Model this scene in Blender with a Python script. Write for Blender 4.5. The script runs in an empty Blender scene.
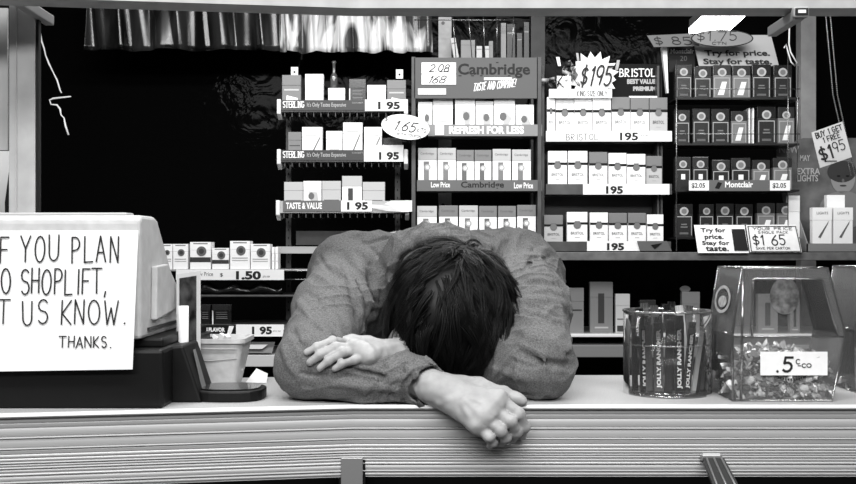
import bpy, bmesh, math, random
import numpy as np
from mathutils import Vector, Matrix, Euler
random.seed(7)
SC = bpy.context.scene
COL = SC.collection
CAMY, CAMZ, HY, F = -1.6, 1.249, 250.0, 1000.0
CT = 1.0          # counter top height

def W(px, py, d):
    """world point that stands d metres in front of the lens plane, at this place of the view"""
    return Vector(((px - 428.0) * d / F, CAMY + d, CAMZ - (py - HY) * d / F))

def lin(v):
    v = max(0.0, min(1.0, v))
    return v / 12.92 if v <= 0.04045 else ((v + 0.055) / 1.055) ** 2.4

MATS = {}
def mat(name, g, rough=0.6, metal=0.0, bump=None, vary=None, spec=0.5, emit=0.0, coat=0.0):
    """g: grey as displayed; bump: (scale, strength, distance); vary: (scale, amount) colour mottling"""
    if name in MATS: return MATS[name]
    m = bpy.data.materials.new(name); m.use_nodes = True
    nt = m.node_tree; b = nt.nodes['Principled BSDF']
    c = lin(g)
    b.inputs['Base Color'].default_value = (c, c, c, 1)
    b.inputs['Roughness'].default_value = rough
    b.inputs['Metallic'].default_value = metal
    b.inputs['Specular IOR Level'].default_value = spec
    b.inputs['Coat Weight'].default_value = coat
    if emit:
        b.inputs['Emission Color'].default_value = (1, 1, 1, 1)
        b.inputs['Emission Strength'].default_value = emit
    tc = nt.nodes.new('ShaderNodeTexCoord')
    if vary:
        n = nt.nodes.new('ShaderNodeTexNoise'); n.inputs['Scale'].default_value = vary[0]; n.inputs['Detail'].default_value = 6
        nt.links.new(tc.outputs['Object'], n.inputs['Vector'])
        r = nt.nodes.new('ShaderNodeValToRGB')
        lo, hi = lin(g - vary[1]), lin(g + vary[1])
        r.color_ramp.elements[0].color = (lo, lo, lo, 1); r.color_ramp.elements[1].color = (hi, hi, hi, 1)
        r.color_ramp.elements[0].position = .33; r.color_ramp.elements[1].position = .67
        nt.links.new(n.outputs['Fac'], r.inputs['Fac']); nt.links.new(r.outputs['Color'], b.inputs['Base Color'])
    if bump:
        n = nt.nodes.new('ShaderNodeTexNoise'); n.inputs['Scale'].default_value = bump[0]; n.inputs['Detail'].default_value = 4
        nt.links.new(tc.outputs['Object'], n.inputs['Vector'])
        u = nt.nodes.new('ShaderNodeBump'); u.inputs['Strength'].default_value = bump[1]; u.inputs['Distance'].default_value = bump[2]
        nt.links.new(n.outputs['Fac'], u.inputs['Height']); nt.links.new(u.outputs['Normal'], b.inputs['Normal'])
    MATS[name] = m
    return m

def clear_mat(name, tint=0.97, rough=0.05, gloss=0.5, bump=None):
    """thin clear plastic: mostly lets light through, mirrors by angle"""
    if name in MATS: return MATS[name]
    m = bpy.data.materials.new(name); m.use_nodes = True
    nt = m.node_tree; nt.nodes.remove(nt.nodes['Principled BSDF'])
    out = nt.nodes['Material Output']
    t = nt.nodes.new('ShaderNodeBsdfTransparent'); t.inputs['Color'].default_value = (tint, tint, tint, 1)
    g = nt.nodes.new('ShaderNodeBsdfGlossy'); g.inputs['Roughness'].default_value = rough
    df = nt.nodes.new('ShaderNodeBsdfDiffuse'); df.inputs['Color'].default_value = (.8, .8, .8, 1)
    lw = nt.nodes.new('ShaderNodeLayerWeight'); lw.inputs['Blend'].default_value = gloss
    mx = nt.nodes.new('ShaderNodeMixShader'); mx2 = nt.nodes.new('ShaderNodeMixShader'); mx2.inputs[0].default_value = .04
    nt.links.new(lw.outputs['Fresnel'], mx.inputs[0])
    nt.links.new(t.outputs[0], mx.inputs[1]); nt.links.new(g.outputs[0], mx.inputs[2])
    nt.links.new(mx.outputs[0], mx2.inputs[1]); nt.links.new(df.outputs[0], mx2.inputs[2])
    nt.links.new(mx2.outputs[0], out.inputs['Surface'])
    if bump:
        tc = nt.nodes.new('ShaderNodeTexCoord')
        n = nt.nodes.new('ShaderNodeTexNoise'); n.inputs['Scale'].default_value = bump[0]
        nt.links.new(tc.outputs['Object'], n.inputs['Vector'])
        u = nt.nodes.new('ShaderNodeBump'); u.inputs['Strength'].default_value = bump[1]; u.inputs['Distance'].default_value = bump[2]
        nt.links.new(n.outputs['Fac'], u.inputs['Height'])
        nt.links.new(u.outputs['Normal'], g.inputs['Normal']); nt.links.new(u.outputs['Normal'], lw.inputs['Normal'])
    MATS[name] = m
    return m

class MB:
    """collects shapes for ONE mesh object"""
    def __init__(s): s.v = []; s.f = []; s.m = []; s.mats = []; s.smooth = []
    def mi(s, m):
        if m not in s.mats: s.mats.append(m)
        return s.mats.index(m)
    def add(s, vs, fs, m, smooth=False):
        o = len(s.v); s.v += [tuple(p) for p in vs]; k = s.mi(m)
        for f in fs: s.f.append([i + o for i in f]); s.m.append(k); s.smooth.append(smooth)
    def box(s, lo, hi, m, M=None):
        x0, y0, z0 = lo; x1, y1, z1 = hi
        vs = [Vector(p) for p in ((x0,y0,z0),(x1,y0,z0),(x1,y1,z0),(x0,y1,z0),(x0,y0,z1),(x1,y0,z1),(x1,y1,z1),(x0,y1,z1))]
        if M: vs = [M @ p for p in vs]
        s.add(vs, [(0,3,2,1),(4,5,6,7),(0,1,5,4),(1,2,6,5),(2,3,7,6),(3,0,4,7)], m)
    def cbox(s, c, sz, m, M=None):
        s.box([c[i]-sz[i]/2 for i in range(3)], [c[i]+sz[i]/2 for i in range(3)], m, M)
    def prism(s, poly, off, m):
        """poly: 3D points of one face (seen from the side the offset leaves), off: Vector thickness"""
        n = len(poly); off = Vector(off); P = [Vector(p) for p in poly]
        s.add(P + [p + off for p in P], [list(range(n)), list(range(2*n-1, n-1, -1))] + [(i, i+n, (i+1) % n + n, (i+1) % n) for i in range(n)], m)
    def tube(s, pts, r, m, n=8, caps=True):
        pts = [Vector(p) for p in pts]; N = len(pts)
        rr = r if isinstance(r, (list, tuple)) else [r] * N
        ref = None; rings = []
        for i, p in enumerate(pts):
            t = (pts[min(i+1, N-1)] - pts[max(i-1, 0)]).normalized()
            if ref is None:
                ref = Vector((0,0,1)) if abs(t.z) < .9 else Vector((1,0,0))
            a = (ref - t * ref.dot(t)).normalized(); b = t.cross(a); ref = a
            rings.append([p + (a*math.cos(2*math.pi*k/n) + b*math.sin(2*math.pi*k/n)) * rr[i] for k in range(n)])
        vs = [q for R in rings for q in R]; fs = []
        for i in range(N-1):
            for k in range(n):
                fs.append((i*n+k, i*n+(k+1) % n, (i+1)*n+(k+1) % n, (i+1)*n+k))
        if caps: fs += [list(range(n))[::-1], [(N-1)*n+k for k in range(n)]]
        s.add(vs, fs, m, True)
    def lathe(s, prof, c, m, n=48, cap=(False, False), sx=1, sy=1):
        c = Vector(c); vs = []; fs = []
        for r, z in prof:
            for k in range(n):
                a = 2*math.pi*k/n; vs.append(c + Vector((r*sx*math.cos(a), r*sy*math.sin(a), z)))
        for i in range(len(prof)-1):
            for k in range(n): fs.append((i*n+k, i*n+(k+1) % n, (i+1)*n+(k+1) % n, (i+1)*n+k))
        if cap[0]: fs.append(list(range(n))[::-1])
        if cap[1]: fs.append([(len(prof)-1)*n+k for k in range(n)])
        s.add(vs, fs, m, True)
    def disc(s, c, rx, rz, m, th=.0004, n=24, U=(1,0,0), V=(0,0,1), NN=(0,-1,0)):
        c, U, V, NN = Vector(c), Vector(U), Vector(V), Vector(NN)
        poly = [c + U*rx*math.cos(2*math.pi*k/n) + V*rz*math.sin(2*math.pi*k/n) + NN*th for k in range(n)]
        s.prism(poly, -NN*th, m)
    def build(s, name, parent=None, bevel=0, mirror=None):
        me = bpy.data.meshes.new(name); me.from_pydata(s.v, [], s.f)
        for m in s.mats: me.materials.append(m)
        me.polygons.foreach_set('material_index', s.m)
        me.polygons.foreach_set('use_smooth', s.smooth)
        me.update()
        o = bpy.data.objects.new(name, me); COL.objects.link(o)
        if parent: o.parent = parent
        if bevel:
            b = o.modifiers.new('bevel', 'BEVEL'); b.width = bevel; b.segments = 2; b.limit_method = 'ANGLE'; b.angle_limit = .6
        return o

def tag(o, label, cat, group=None):
    o['label'] = label; o['category'] = cat
    if group: o['group'] = group
    return o
def struct(o): o['kind'] = 'structure'; return o
def empty(name, loc, label, cat, group=None):
    o = bpy.data.objects.new(name, None); COL.objects.link(o); o.location = loc; o.empty_display_size = .02
    return tag(o, label, cat, group)
def origin(o, p):
    """move an object's origin to p without moving its shape"""
    p = Vector(p); o.data.transform(Matrix.Translation(-p)); o.location = p
    return o
def under(ch, root):
    """parent a part whose mesh is in world coordinates"""
    ch.parent = root
    M = Matrix.LocRotScale(root.location, root.rotation_euler, None)
    ch.matrix_parent_inverse = M.inverted()
    return ch

# ---------- lettering ----------
_TX = {}
def glyphs(s, bold=0.0, spacing=1.0, shear=0.0):
    key = (s, bold, spacing, shear)
    if key in _TX: return _TX[key]
    cu = bpy.data.curves.new('t', 'FONT'); cu.body = s; cu.size = 1; cu.offset = bold; cu.space_character = spacing; cu.shear = shear
    cu.resolution_u = 3
    o = bpy.data.objects.new('t', cu); COL.objects.link(o)
    dg = bpy.context.evaluated_depsgraph_get()
    me = bpy.data.meshes.new_from_object(o.evaluated_get(dg))
    vs = [(v.co.x, v.co.y) for v in me.vertices]; fs = [list(p.vertices) for p in me.polygons]
    bpy.data.objects.remove(o); bpy.data.curves.remove(cu); bpy.data.meshes.remove(me)
    x0 = min(v[0] for v in vs); x1 = max(v[0] for v in vs); y0 = min(v[1] for v in vs); y1 = max(v[1] for v in vs)
    vs = [((x-x0)/(x1-x0), (y-y0)/(y1-y0)) for x, y in vs]
    _TX[key] = (vs, fs)
    return _TX[key]
def put_text(mb, s, O, U, V, w, h, m, bold=0.0, lift=.0006, spacing=1.0, shear=0.0):
    """letters filling w x h from corner O along U (right) and V (up)"""
    O, U, V = Vector(O), Vector(U).normalized(), Vector(V).normalized(); Nn = U.cross(V)
    vs, fs = glyphs(s, bold, spacing, shear)
    mb.add([O + U*(x*w) + V*(y*h) + Nn*lift for x, y in vs], fs, m)

def _arc(cx, cy, rx, ry, a0, a1, n=9):
    return [(cx + rx*math.cos(math.radians(a0+(a1-a0)*i/(n-1))), cy + ry*math.sin(math.radians(a0+(a1-a0)*i/(n-1)))) for i in range(n)]
HAND = {
 'I': [[(.3,0),(.3,1)]], 'F': [[(.05,0),(.05,1),(.6,1)],[(.05,.52),(.5,.52)]],
 'Y': [[(0,1),(.33,.5),(.7,1)],[(.33,.5),(.3,0)]], 'O': [_arc(.35,.5,.35,.5,90,450,17)],
 'U': [[(0,1),(.02,.35)] + _arc(.32,.3,.3,.3,180,360) + [(.64,1)]],
 'P': [[(.08,0),(.08,1)],[(.08,1)] + _arc(.3,.75,.32,.25,90,-90) + [(.08,.48)]],
 'L': [[(.05,1),(.05,0),(.6,.02)]], 'A': [[(0,0),(.35,1),(.7,0)],[(.13,.36),(.58,.36)]],
 'N': [[(0,0),(.02,1),(.6,0),(.62,1)]], 'S': [_arc(.33,.76,.27,.24,30,270,9) + _arc(.33,.26,.28,.26,90,-150,9)],
 'H': [[(.03,0),(.03,1)],[(.6,0),(.6,1)],[(.03,.5),(.6,.5)]], 'T': [[(-.02,1),(.72,1)],[(.34,1),(.34,0)]],
 'K': [[(.05,0),(.05,1)],[(.6,1),(.08,.45),(.62,0)]], 'W': [[(0,1),(.22,0),(.45,.7),(.68,0),(.92,1)]],
 'D': [[(.05,0),(.05,1)],[(.05,1)] + _arc(.15,.5,.5,.5,80,-80,11) + [(.05,0)]],
 'E': [[(.6,1),(.05,1),(.05,0),(.6,0)],[(.05,.52),(.5,.52)]],
 'B': [[(.05,0),(.05,1)] + _arc(.25,.76,.26,.24,90,-90) + [(.05,.52)] + _arc(.3,.26,.3,.26,90,-90) + [(.05,0)]],
 'R': [[(.05,0),(.05,1)] + _arc(.28,.75,.3,.25,90,-90) + [(.08,.5),(.6,0)]],
 'G': [_arc(.36,.5,.34,.5,45,340,15) + [(.68,.45),(.4,.45)]], 'C': [_arc(.36,.5,.34,.5,45,315,13)],
 'X': [[(0,0),(.6,1)],[(0,1),(.6,0)]], 'M': [[(0,0),(.05,1),(.4,.3),(.75,1),(.8,0)]], 'V': [[(0,1),(.3,0),(.62,1)]],
 '.': [[(.1,0),(.14,.03)]], ',': [[(.12,.06),(.04,-.16)]], ' ': [], "'": [[(.1,1),(.06,.8)]],
 '1': [[(.1,.8),(.28,1),(.25,0)]], '2': [_arc(.3,.72,.28,.28,160,-40,9) + [(.02,0),(.62,.03)]],
 '3': [_arc(.28,.75,.28,.25,140,-90) + _arc(.28,.26,.3,.26,90,-140)],
 '4': [[(.1,1),(.03,.42),(.6,.42)],[(.48,.95),(.45,0)]], '5': [[(.6,1),(.12,1),(.08,.58)] + _arc(.28,.32,.3,.32,110,-140)],
 '6': [[(.5,1),(.15,.6)] + _arc(.3,.28,.27,.28,150,510,13)], '7': [[(.02,1),(.6,1),(.2,0)]],
 '8': [_arc(.3,.76,.24,.24,270,630,13), _arc(.3,.26,.3,.26,90,450,13)], '9': [_arc(.28,.7,.26,.3,0,360,13) + [(.54,.7),(.42,0)]],
 '0': [_arc(.32,.5,.3,.5,90,450,15)], '$': [_arc(.33,.7,.25,.2,30,270,9) + _arc(.33,.3,.26,.2,90,-150,9), [(.33,1.08),(.33,-.08)]],
  'Z': [[(0,1),(.6,1),(0,0),(.6,0)]], 'J': [[(.5,1),(.5,.25)] + _arc(.28,.25,.22,.25,0,-170)], 'Q': [_arc(.35,.5,.35,.5,90,450,17)],
 'c': [_arc(.3,.3,.25,.3,45,315,9)], '-': [[(.05,.45),(.5,.45)]], '/': [[(0,0),(.5,1)]], '!': [[(.1,1),(.1,.3)],[(.1,.05),(.12,.02)]],
}
def _w(ch):
    pts = [p for st in HAND[ch] for p in st]
    return max(p[0] for p in pts) if pts else .35
def put_hand(mb, s, O, U, V, w, h, m, pen=.08, lift=.0006, serif=False, jit=.03, gap=.22, slant=0.0, seed=1):
    """pen-drawn letters; w=None keeps natural width. pen is stroke width as a share of h"""
    rnd = random.Random(seed)
    O, U, V = Vector(O), Vector(U).normalized(), Vector(V).normalized(); Nn = U.cross(V)
    tot = sum(_w(c) + gap for c in s) - gap
    sx = h if w is None else w / tot
    x = 0; vs = []; fs = []; lay = 0
    def put(a, b, hw, z):
        a = Vector(a); b = Vector(b); d = (b-a)
        if d.length < 1e-6: return
        d.normalize(); n = Vector((-d.y, d.x)) * hw; e = d * hw * .6
        q = [a-e*1-n, b+e-n, b+e+n, a-e+n]; k = len(vs)
        vs.extend([O + U*p.x + V*p.y + Nn*(lift + z) for p in q]); fs.append((k, k+1, k+2, k+3))
    for ch in s:
        dy = rnd.uniform(-jit, jit); kx = 1 + rnd.uniform(-jit, jit)*2; lean = slant + rnd.uniform(-jit, jit)
        for st in HAND[ch]:
            P = [((x + (p[0]*kx + p[1]*lean))*sx, (p[1]+dy)*h) for p in st]
            for i in range(len(P)-1):
                lay = (lay + 1) % 7
                put(P[i], P[i+1], pen*h/2, lay*.00002)
            if serif and len(P) > 1 and ch not in 'OSGC.,380695c$':
                for e in (P[0], P[-1]):
                    lay = (lay + 1) % 7
                    put((e[0]-h*.13, e[1]), (e[0]+h*.13, e[1]), pen*h*.3, lay*.00002)
        x += _w(ch) + gap
    mb.add(vs, fs, m)
UX, UZ = Vector((1,0,0)), Vector((0,0,1))
def rect_on(px0, py0, px1, py1, d):
    a = W(px0, py1, d); b = W(px1, py0, d)
    return a, b.x - a.x, b.z - a.z      # lower left corner, width, height
def card(mb, px0, py0, px1, py1, d, m, th=.0012):
    a, w, h = rect_on(px0, py0, px1, py1, d)
    mb.box((a.x, a.y, a.z), (a.x+w, a.y+th, a.z+h), m)
    return a, w, h
# ---------- materials ----------
M_white = mat('white_card', .93, .55)
M_paper = mat('paper', .90, .7, vary=(60, .015))
M_ink = mat('ink', .05, .7)
M_grey = mat('grey_print', .36, .5)
M_lgrey = mat('light_grey_print', .66, .5)
M_dgrey = mat('dark_grey_print', .18, .45)
M_black = mat('black_print', .05, .5, spec=.25)
M_alu = mat('brushed_aluminium', .66, .42, .75, bump=(90, .15, .0005))
M_tray = mat('tray_plastic', .30, .45)
M_steel = mat('painted_steel', .27, .5, .2, vary=(18, .04))
M_wire = mat('chrome_wire', .55, .25, .9)
M_cap = mat('white_plastic', .85, .35)
M_frame = mat('cream_painted_frame', .62, .45, vary=(25, .03), bump=(300, .08, .0004))
M_blk = mat('black_plastic', .035, .5, bump=(220, .1, .0005), spec=.25)
M_cloth0 = mat('clear_film', .8)

# ---------- counter ----------
def front_y(x):
    return 0.0 if x > -.12 else (x + .12) * .165       # the counter bends slightly towards the shop on the left
XS = [-1.6, -1.2, -.9, -.65, -.4, -.12, .2, .6, 1.0, 1.4]
def strip(prof, m, name, back=False):
    mb = MB(); n = len(prof); vs = []
    for x in XS:
        y0 = front_y(x)
        vs += [(x, y0 + p[0], p[1]) for p in prof]
    fs = [(i*n+k, i*n+k+1, (i+1)*n+k+1, (i+1)*n+k) for i in range(len(XS)-1) for k in range(n-1)]
    fs += [(i*n+n-1, i*n, (i+1)*n, (i+1)*n+n-1) for i in range(len(XS)-1)]
    fs += [list(range(n))[::-1], [(len(XS)-1)*n+k for k in range(n)]]
    mb.add(vs, fs, m)
    return mb.build(name)
M_ctop = mat('speckled_laminate', .66, .42, vary=(420, .07), bump=(150, .05, .0003))
top = strip([(.012,.970),(.39,.970),(.39,1.0),(.012,1.0)], M_ctop, 'countertop')
origin(top, (0, .2, 1.0)); tag(top, 'grey speckled laminate countertop the man leans on', 'counter')
# fluted edge band: profile in (y,z), z downwards
prof = [(.012, 1.0), (-.001, 1.0007), (-.003, .998), (-.003, .9945), (.004, .9935)]
z = .9935
def flute(dz, bulge, gap=.0008):
    global z
    k = 5
    for i in range(k + 1):
        a = math.pi * i / k
        prof.append((.004 - .55*bulge*math.sin(a)**.8 if 0 < i < k else .004, z - dz*i/k))
    z -= dz
    prof.append((.0052, z - gap*.3)); prof.append((.0052, z - gap)); z -= gap
for dz, bl in ((.0075,.0015),(.0065,.0012),(.0125,.002),(.0032,.005),(.012,.0015),(.0030,.006),(.0055,.001),(.0052,.002),(.0042,.002),(.0032,.004),(.0032,.002),(.0032,.004),(.0045,.002),(.0045,.004),(.0065,.002),(.0032,.006),(.0055,.003)):
    flute(dz, bl)
prof += [(.004, z - .001), (.012, z - .001)]
M_flute = mat('fluted_metal', .68, .42, .15, bump=(260, .12, .0004))
band = strip(prof[::-1], M_flute, 'edge_band'); zb = z
under(band, top)
trim = strip([(.011,1.0004),(-.004,1.0014),(-.0052,.9995),(-.0052,.9965),(-.0035,.996),(.011,.999)][::-1], mat('bright_edge_trim', .95, .3), 'edge_trim'); under(trim, top); band['label'] = 'fluted metal edge band along the counter front'
# body below
mb = MB(); M_dark = mat('dark_panel', .10, .5)
for i in range(len(XS)-1):
    a, b = XS[i], XS[i+1]
    mb.prism([(a, front_y(a)+.05, 0), (b, front_y(b)+.05, 0), (b, front_y(b)+.05, .970), (a, front_y(a)+.05, .970)], (0, .02, 0), M_dark)
mb.box((-1.6,.30,.0),(1.4,.32,.965), M_dark)
cb = mb.build('counter_body'); origin(cb, (0,.15,0)); tag(cb, 'dark recessed cabinet base under the counter', 'counter')
# brackets below the band
mb = MB(); a = W(340, 460, 1.58); b = W(362, 460, 1.58)
mb.box((a.x, -.004, .80), (b.x, .05, a.z), M_alu)
mb.box((a.x-.004, .002, .80), (a.x, .05, a.z-.004), M_black); mb.box((b.x, .002, .80), (b.x+.004, .05, a.z-.004), M_black)
o = mb.build('panel_bracket', bevel=.001); tag(origin(o, (a.x+.015,.02,.8)), 'pale upright metal strap below the counter edge, below the crossed arms', 'bracket')
mb = MB(); p0 = W(703, 458, 1.585); p1 = W(724, 458, 1.585); q0 = W(722, 510, 1.50); q1 = W(752, 510, 1.50)
mb.prism([q0, q1, p1, p0], (0, 0, -.006), M_dgrey)
for t in (.15, .5, .85):
    s0 = p0.lerp(p1, t); s1 = q0.lerp(q1, t)
    mb.tube([s0 + Vector((0,0,.0015)), s1 + Vector((0,0,.0015))], .0018, M_alu, 6)
mb.box((p0.x, -.006, p0.z-.006), (p1.x, .05, p0.z+.001), M_alu)
mb.box((p0.x+.003, -.004, p0.z+.001), (p1.x-.003, -.001, p0.z+.005), M_cap)
o = mb.build('panel_bracket'); tag(origin(o, p0), 'dark grooved bracket arm sticking out below the candy bin', 'bracket')

# ---------- room ----------
M_floor = mat('vinyl_floor', .30, .4, vary=(3, .04))
mb = MB(); mb.box((-4,-4,-.05),(4,4,0), M_floor); struct(mb.build('floor'))
M_wall = mat('dark_wall', .045, .6)
mb = MB(); mb.box((-4,3.0,0),(4,3.1,2.8), M_wall); struct(mb.build('wall_back'))
M_ceil = mat('ceiling_tile', .10, .8)
mb = MB(); mb.box((-4,.0,2.8),(4,3.1,2.85), M_ceil); struct(mb.build('ceiling'))
# night window behind the racks
gl = bpy.data.materials.new('night_glass'); gl.use_nodes = True; nt = gl.node_tree; b = nt.nodes['Principled BSDF']
b.inputs['Base Color'].default_value = (.0025,)*3 + (1,); b.inputs['Roughness'].default_value = .07; b.inputs['Specular IOR Level'].default_value = .018
tc = nt.nodes.new('ShaderNodeTexCoord'); n1 = nt.nodes.new('ShaderNodeTexNoise'); n1.inputs['Scale'].default_value = 7; n1.inputs['Detail'].default_value = 3; n1.inputs['Distortion'].default_value = 1.2
u = nt.nodes.new('ShaderNodeBump'); u.inputs['Strength'].default_value = .25; u.inputs['Distance'].default_value = .012
nt.links.new(tc.outputs['Object'], n1.inputs['Vector']); nt.links.new(n1.outputs['Fac'], u.inputs['Height']); nt.links.new(u.outputs['Normal'], b.inputs['Normal'])
# window at d=3.62 (Y=2.02)
WD = 3.75
mb = MB(); a = W(30, 400, WD); c = W(900, -60, WD); mb.box((a.x, a.y+.02, a.z), (c.x, a.y+.028, c.z), gl); win = struct(mb.build('window_1'))
mb = MB()
for x0, x1 in ((531, 545), (801, 816)):
    p = W(x0, 330, WD-.05); q = W(x1, -60, WD-.05); mb.box((p.x, p.y, .6), (q.x, p.y+.05, q.z), mat('mullion_metal' if x0 < 600 else 'pale_mullion_metal', .26 if x0 < 600 else .60, .5, .1, vary=(20, .03)))
    under(mb.build('mullion'), win); mb = MB()

# front frame: beam, left post
mb = MB(); n = len(XS)
H0, H1 = CAMZ + .242*1.6, CAMZ + .5
for i in range(n-1):
    a, b_ = XS[i], XS[i+1]; ya, yb = front_y(a)*.8, front_y(b_)*.8
    mb.prism([(a, ya, H0), (b_, yb, H0), (b_, yb, H1), (a, ya, H1)], (0, .056, 0), M_frame)
    mb.prism([(a, ya-.004, H0+.018), (b_, yb-.004, H0+.018), (b_, yb-.004, H0+.021), (a, ya-.004, H0+.021)], (0, .004, 0), M_frame)
beam = struct(mb.build('trim_1'))
dl = 1.66
mb = MB(); a = W(9, 8, dl); b_ = W(35, 8, dl)
mb.box((a.x, a.y, CT), (b_.x, a.y+.010, H0+.03), M_frame); mb.box((a.x+.012, a.y-.003, CT), (a.x+.0135, a.y, H0+.03), M_lgrey)
mb.box((b_.x, a.y+.003, CT), (b_.x+.005, a.y+.014, H0), M_black)
lp = struct(mb.build('trim_2', bevel=.002))
# perforated panel at far left
mb = MB(); a = W(-60, 8, 1.69); b_ = W(7.5, 150, 1.69)
M_perf = mat('perforated_panel_paint', .66, .5, vary=(25,.02))
mb.box((a.x, a.y, b_.z), (b_.x, a.y+.004, a.z), M_perf)
o = mb.build('perforated_panel'); 
hm = MB()
for i in range(4):
    for j in range(26):
        hm.disc((b_.x-.008-.0105*i, a.y-.0003, a.z-.012-j*.0092), .0023, .0023, M_black, n=8)
h = hm.build('hole'); h['kind'] = 'stuff'; under(h, o)
tag(origin(o, (b_.x, a.y, b_.z)), 'pale panel with rows of small holes left of the post', 'panel')
mb = MB(); a = W(-60, 151, 1.945); b_ = W(9, 330, 1.945)
mb.box((a.x, a.y, 1.0), (b_.x, a.y+.04, a.z), mat('white_enamel', .80, .35))
mb.prism([(b_.x-.002, a.y-.001, CT+.05), (b_.x, a.y-.001, CT+.05), (b_.x, a.y-.001, a.z-.04), (b_.x-.008, a.y-.001, a.z-.10)], (0,.001,0), M_black)
o = mb.build('storage_box', bevel=.004); tag(origin(o, (b_.x-.05, a.y, 1)), 'white box under the perforated panel, behind the handwritten sign', 'box')

# hinge brackets on the beam
def hinge(px0, py0, px1, py1, d0, d1, label):
    mb = MB(); a = W(px0, py0, d0); b_ = W(px1, py1, d1)
    ax = (b_ - a).normalized(); M = ax.to_track_quat('Y', 'Z').to_matrix().to_4x4(); M.translation = a
    L = (b_-a).length
    mb.box((-.008, 0, -.010), (.008, L, .007), mat('cast_metal', .58, .45, .4, bump=(80,.3,.001)), M)
    root = mb.build('hinge_bracket', bevel=.002)
    m2 = MB(); m2.box((-.012,-.008,-.008),(.012,.008,.009), M_frame, M); 
    c = m2.build('clip', bevel=.003); 
    m3 = MB(); m3.box((-.010,-.0095,-.005),(.010,-.008,.006), M_black, M); m3.box((-.006,-.011,-.002),(.006,-.0095,.003), M_cap, M)
    c2 = m3.build('latch')
    tag(origin(root, a), label, 'bracket'); under(c, root); under(c2, root)
    return root
hinge(14, -3, 50, 20, 1.575, 1.70, 'metal hinge bracket at the top of the left post')
hinge(800, 13, 772, 31, 1.585, 1.74, 'metal hinge bracket under the beam at the upper right')

# fluorescent ceiling light seen over the right racks
mb = MB(); z0 = CAMZ + .79
x0, x1 = W(712,14,3.36).x, W(748,14,3.36).x; y_a, y_b = 3.30-1.6, 3.66-1.6; k_ = .30
q = [W(714,11,3.305), W(751,11,3.305), W(727,33,3.64), W(689,33.5,3.648)]; q = [Vector((p.x, p.y, z0)) for p in q]
mb.prism(q, (0,0,.02), mat('lit_tube_diffuser', .95, .5, emit=14))
o = mb.build('ceiling_light')
m2 = MB(); m2.prism([p + Vector((0,0,.02)) for p in q], (0,0,.03), M_frame); h = m2.build('housing')
m3 = MB()
for t_ in (.2,.8):
    c_ = (q[0]+q[1])/2*(1-t_) + (q[2]+q[3])/2*t_; m3.tube([(c_.x, c_.y, z0+.05), (c_.x, c_.y, 2.8)], .003, M_wire, 6)
rod = m3.build('hanging_rod')
tag(origin(o, (x0, 1.7, z0)), 'lit fluorescent light fixture above the right-hand racks', 'ceiling light'); under(h, o); under(rod, o)

# ---------- rear shelving ----------
M_shelf = mat('shelf_laminate', .40, .45, vary=(30, .05))
def shelf(name, px0, px1, py, d, depth, th, label, m=None, lip=None):
    """py = top edge line of the front lip"""
    a = W(px0, py, d); b_ = W(px1, py, d); mb = MB(); m = m or M_shelf
    mb.box((a.x, a.y, a.z-th), (b_.x, a.y+depth, a.z), m)
    if lip: mb.box((a.x, a.y-.003, a.z-th-.001), (b_.x, a.y, a.z+.001), lip)
    o = mb.build(name, bevel=.0015); tag(origin(o, (a.x, a.y, a.z)), label, 'shelf'); return o
SD = 2.98
shelf('wide_shelf', 541, 900, 252.3, SD, .42, .024, 'wide grey shelf under the right-hand cigarette racks')
shelf('narrow_shelf', 276, 345, 246.5, 3.1, .10, .022, 'narrow pale shelf below the stepped rack, left of the man', mat('pale_shelf_paint', .66, .5))
shelf('lower_shelf', 540, 880, 334, SD, .30, .008, 'thin metal shelf holding dim packs under the wide shelf', M_alu, M_cap)
shelf('bottom_shelf', 540, 880, 345.5, SD-.02, .34, .035, 'grey bottom shelf just above the counter on the right', mat('bottom_shelf_paint', .42,.5))
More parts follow.
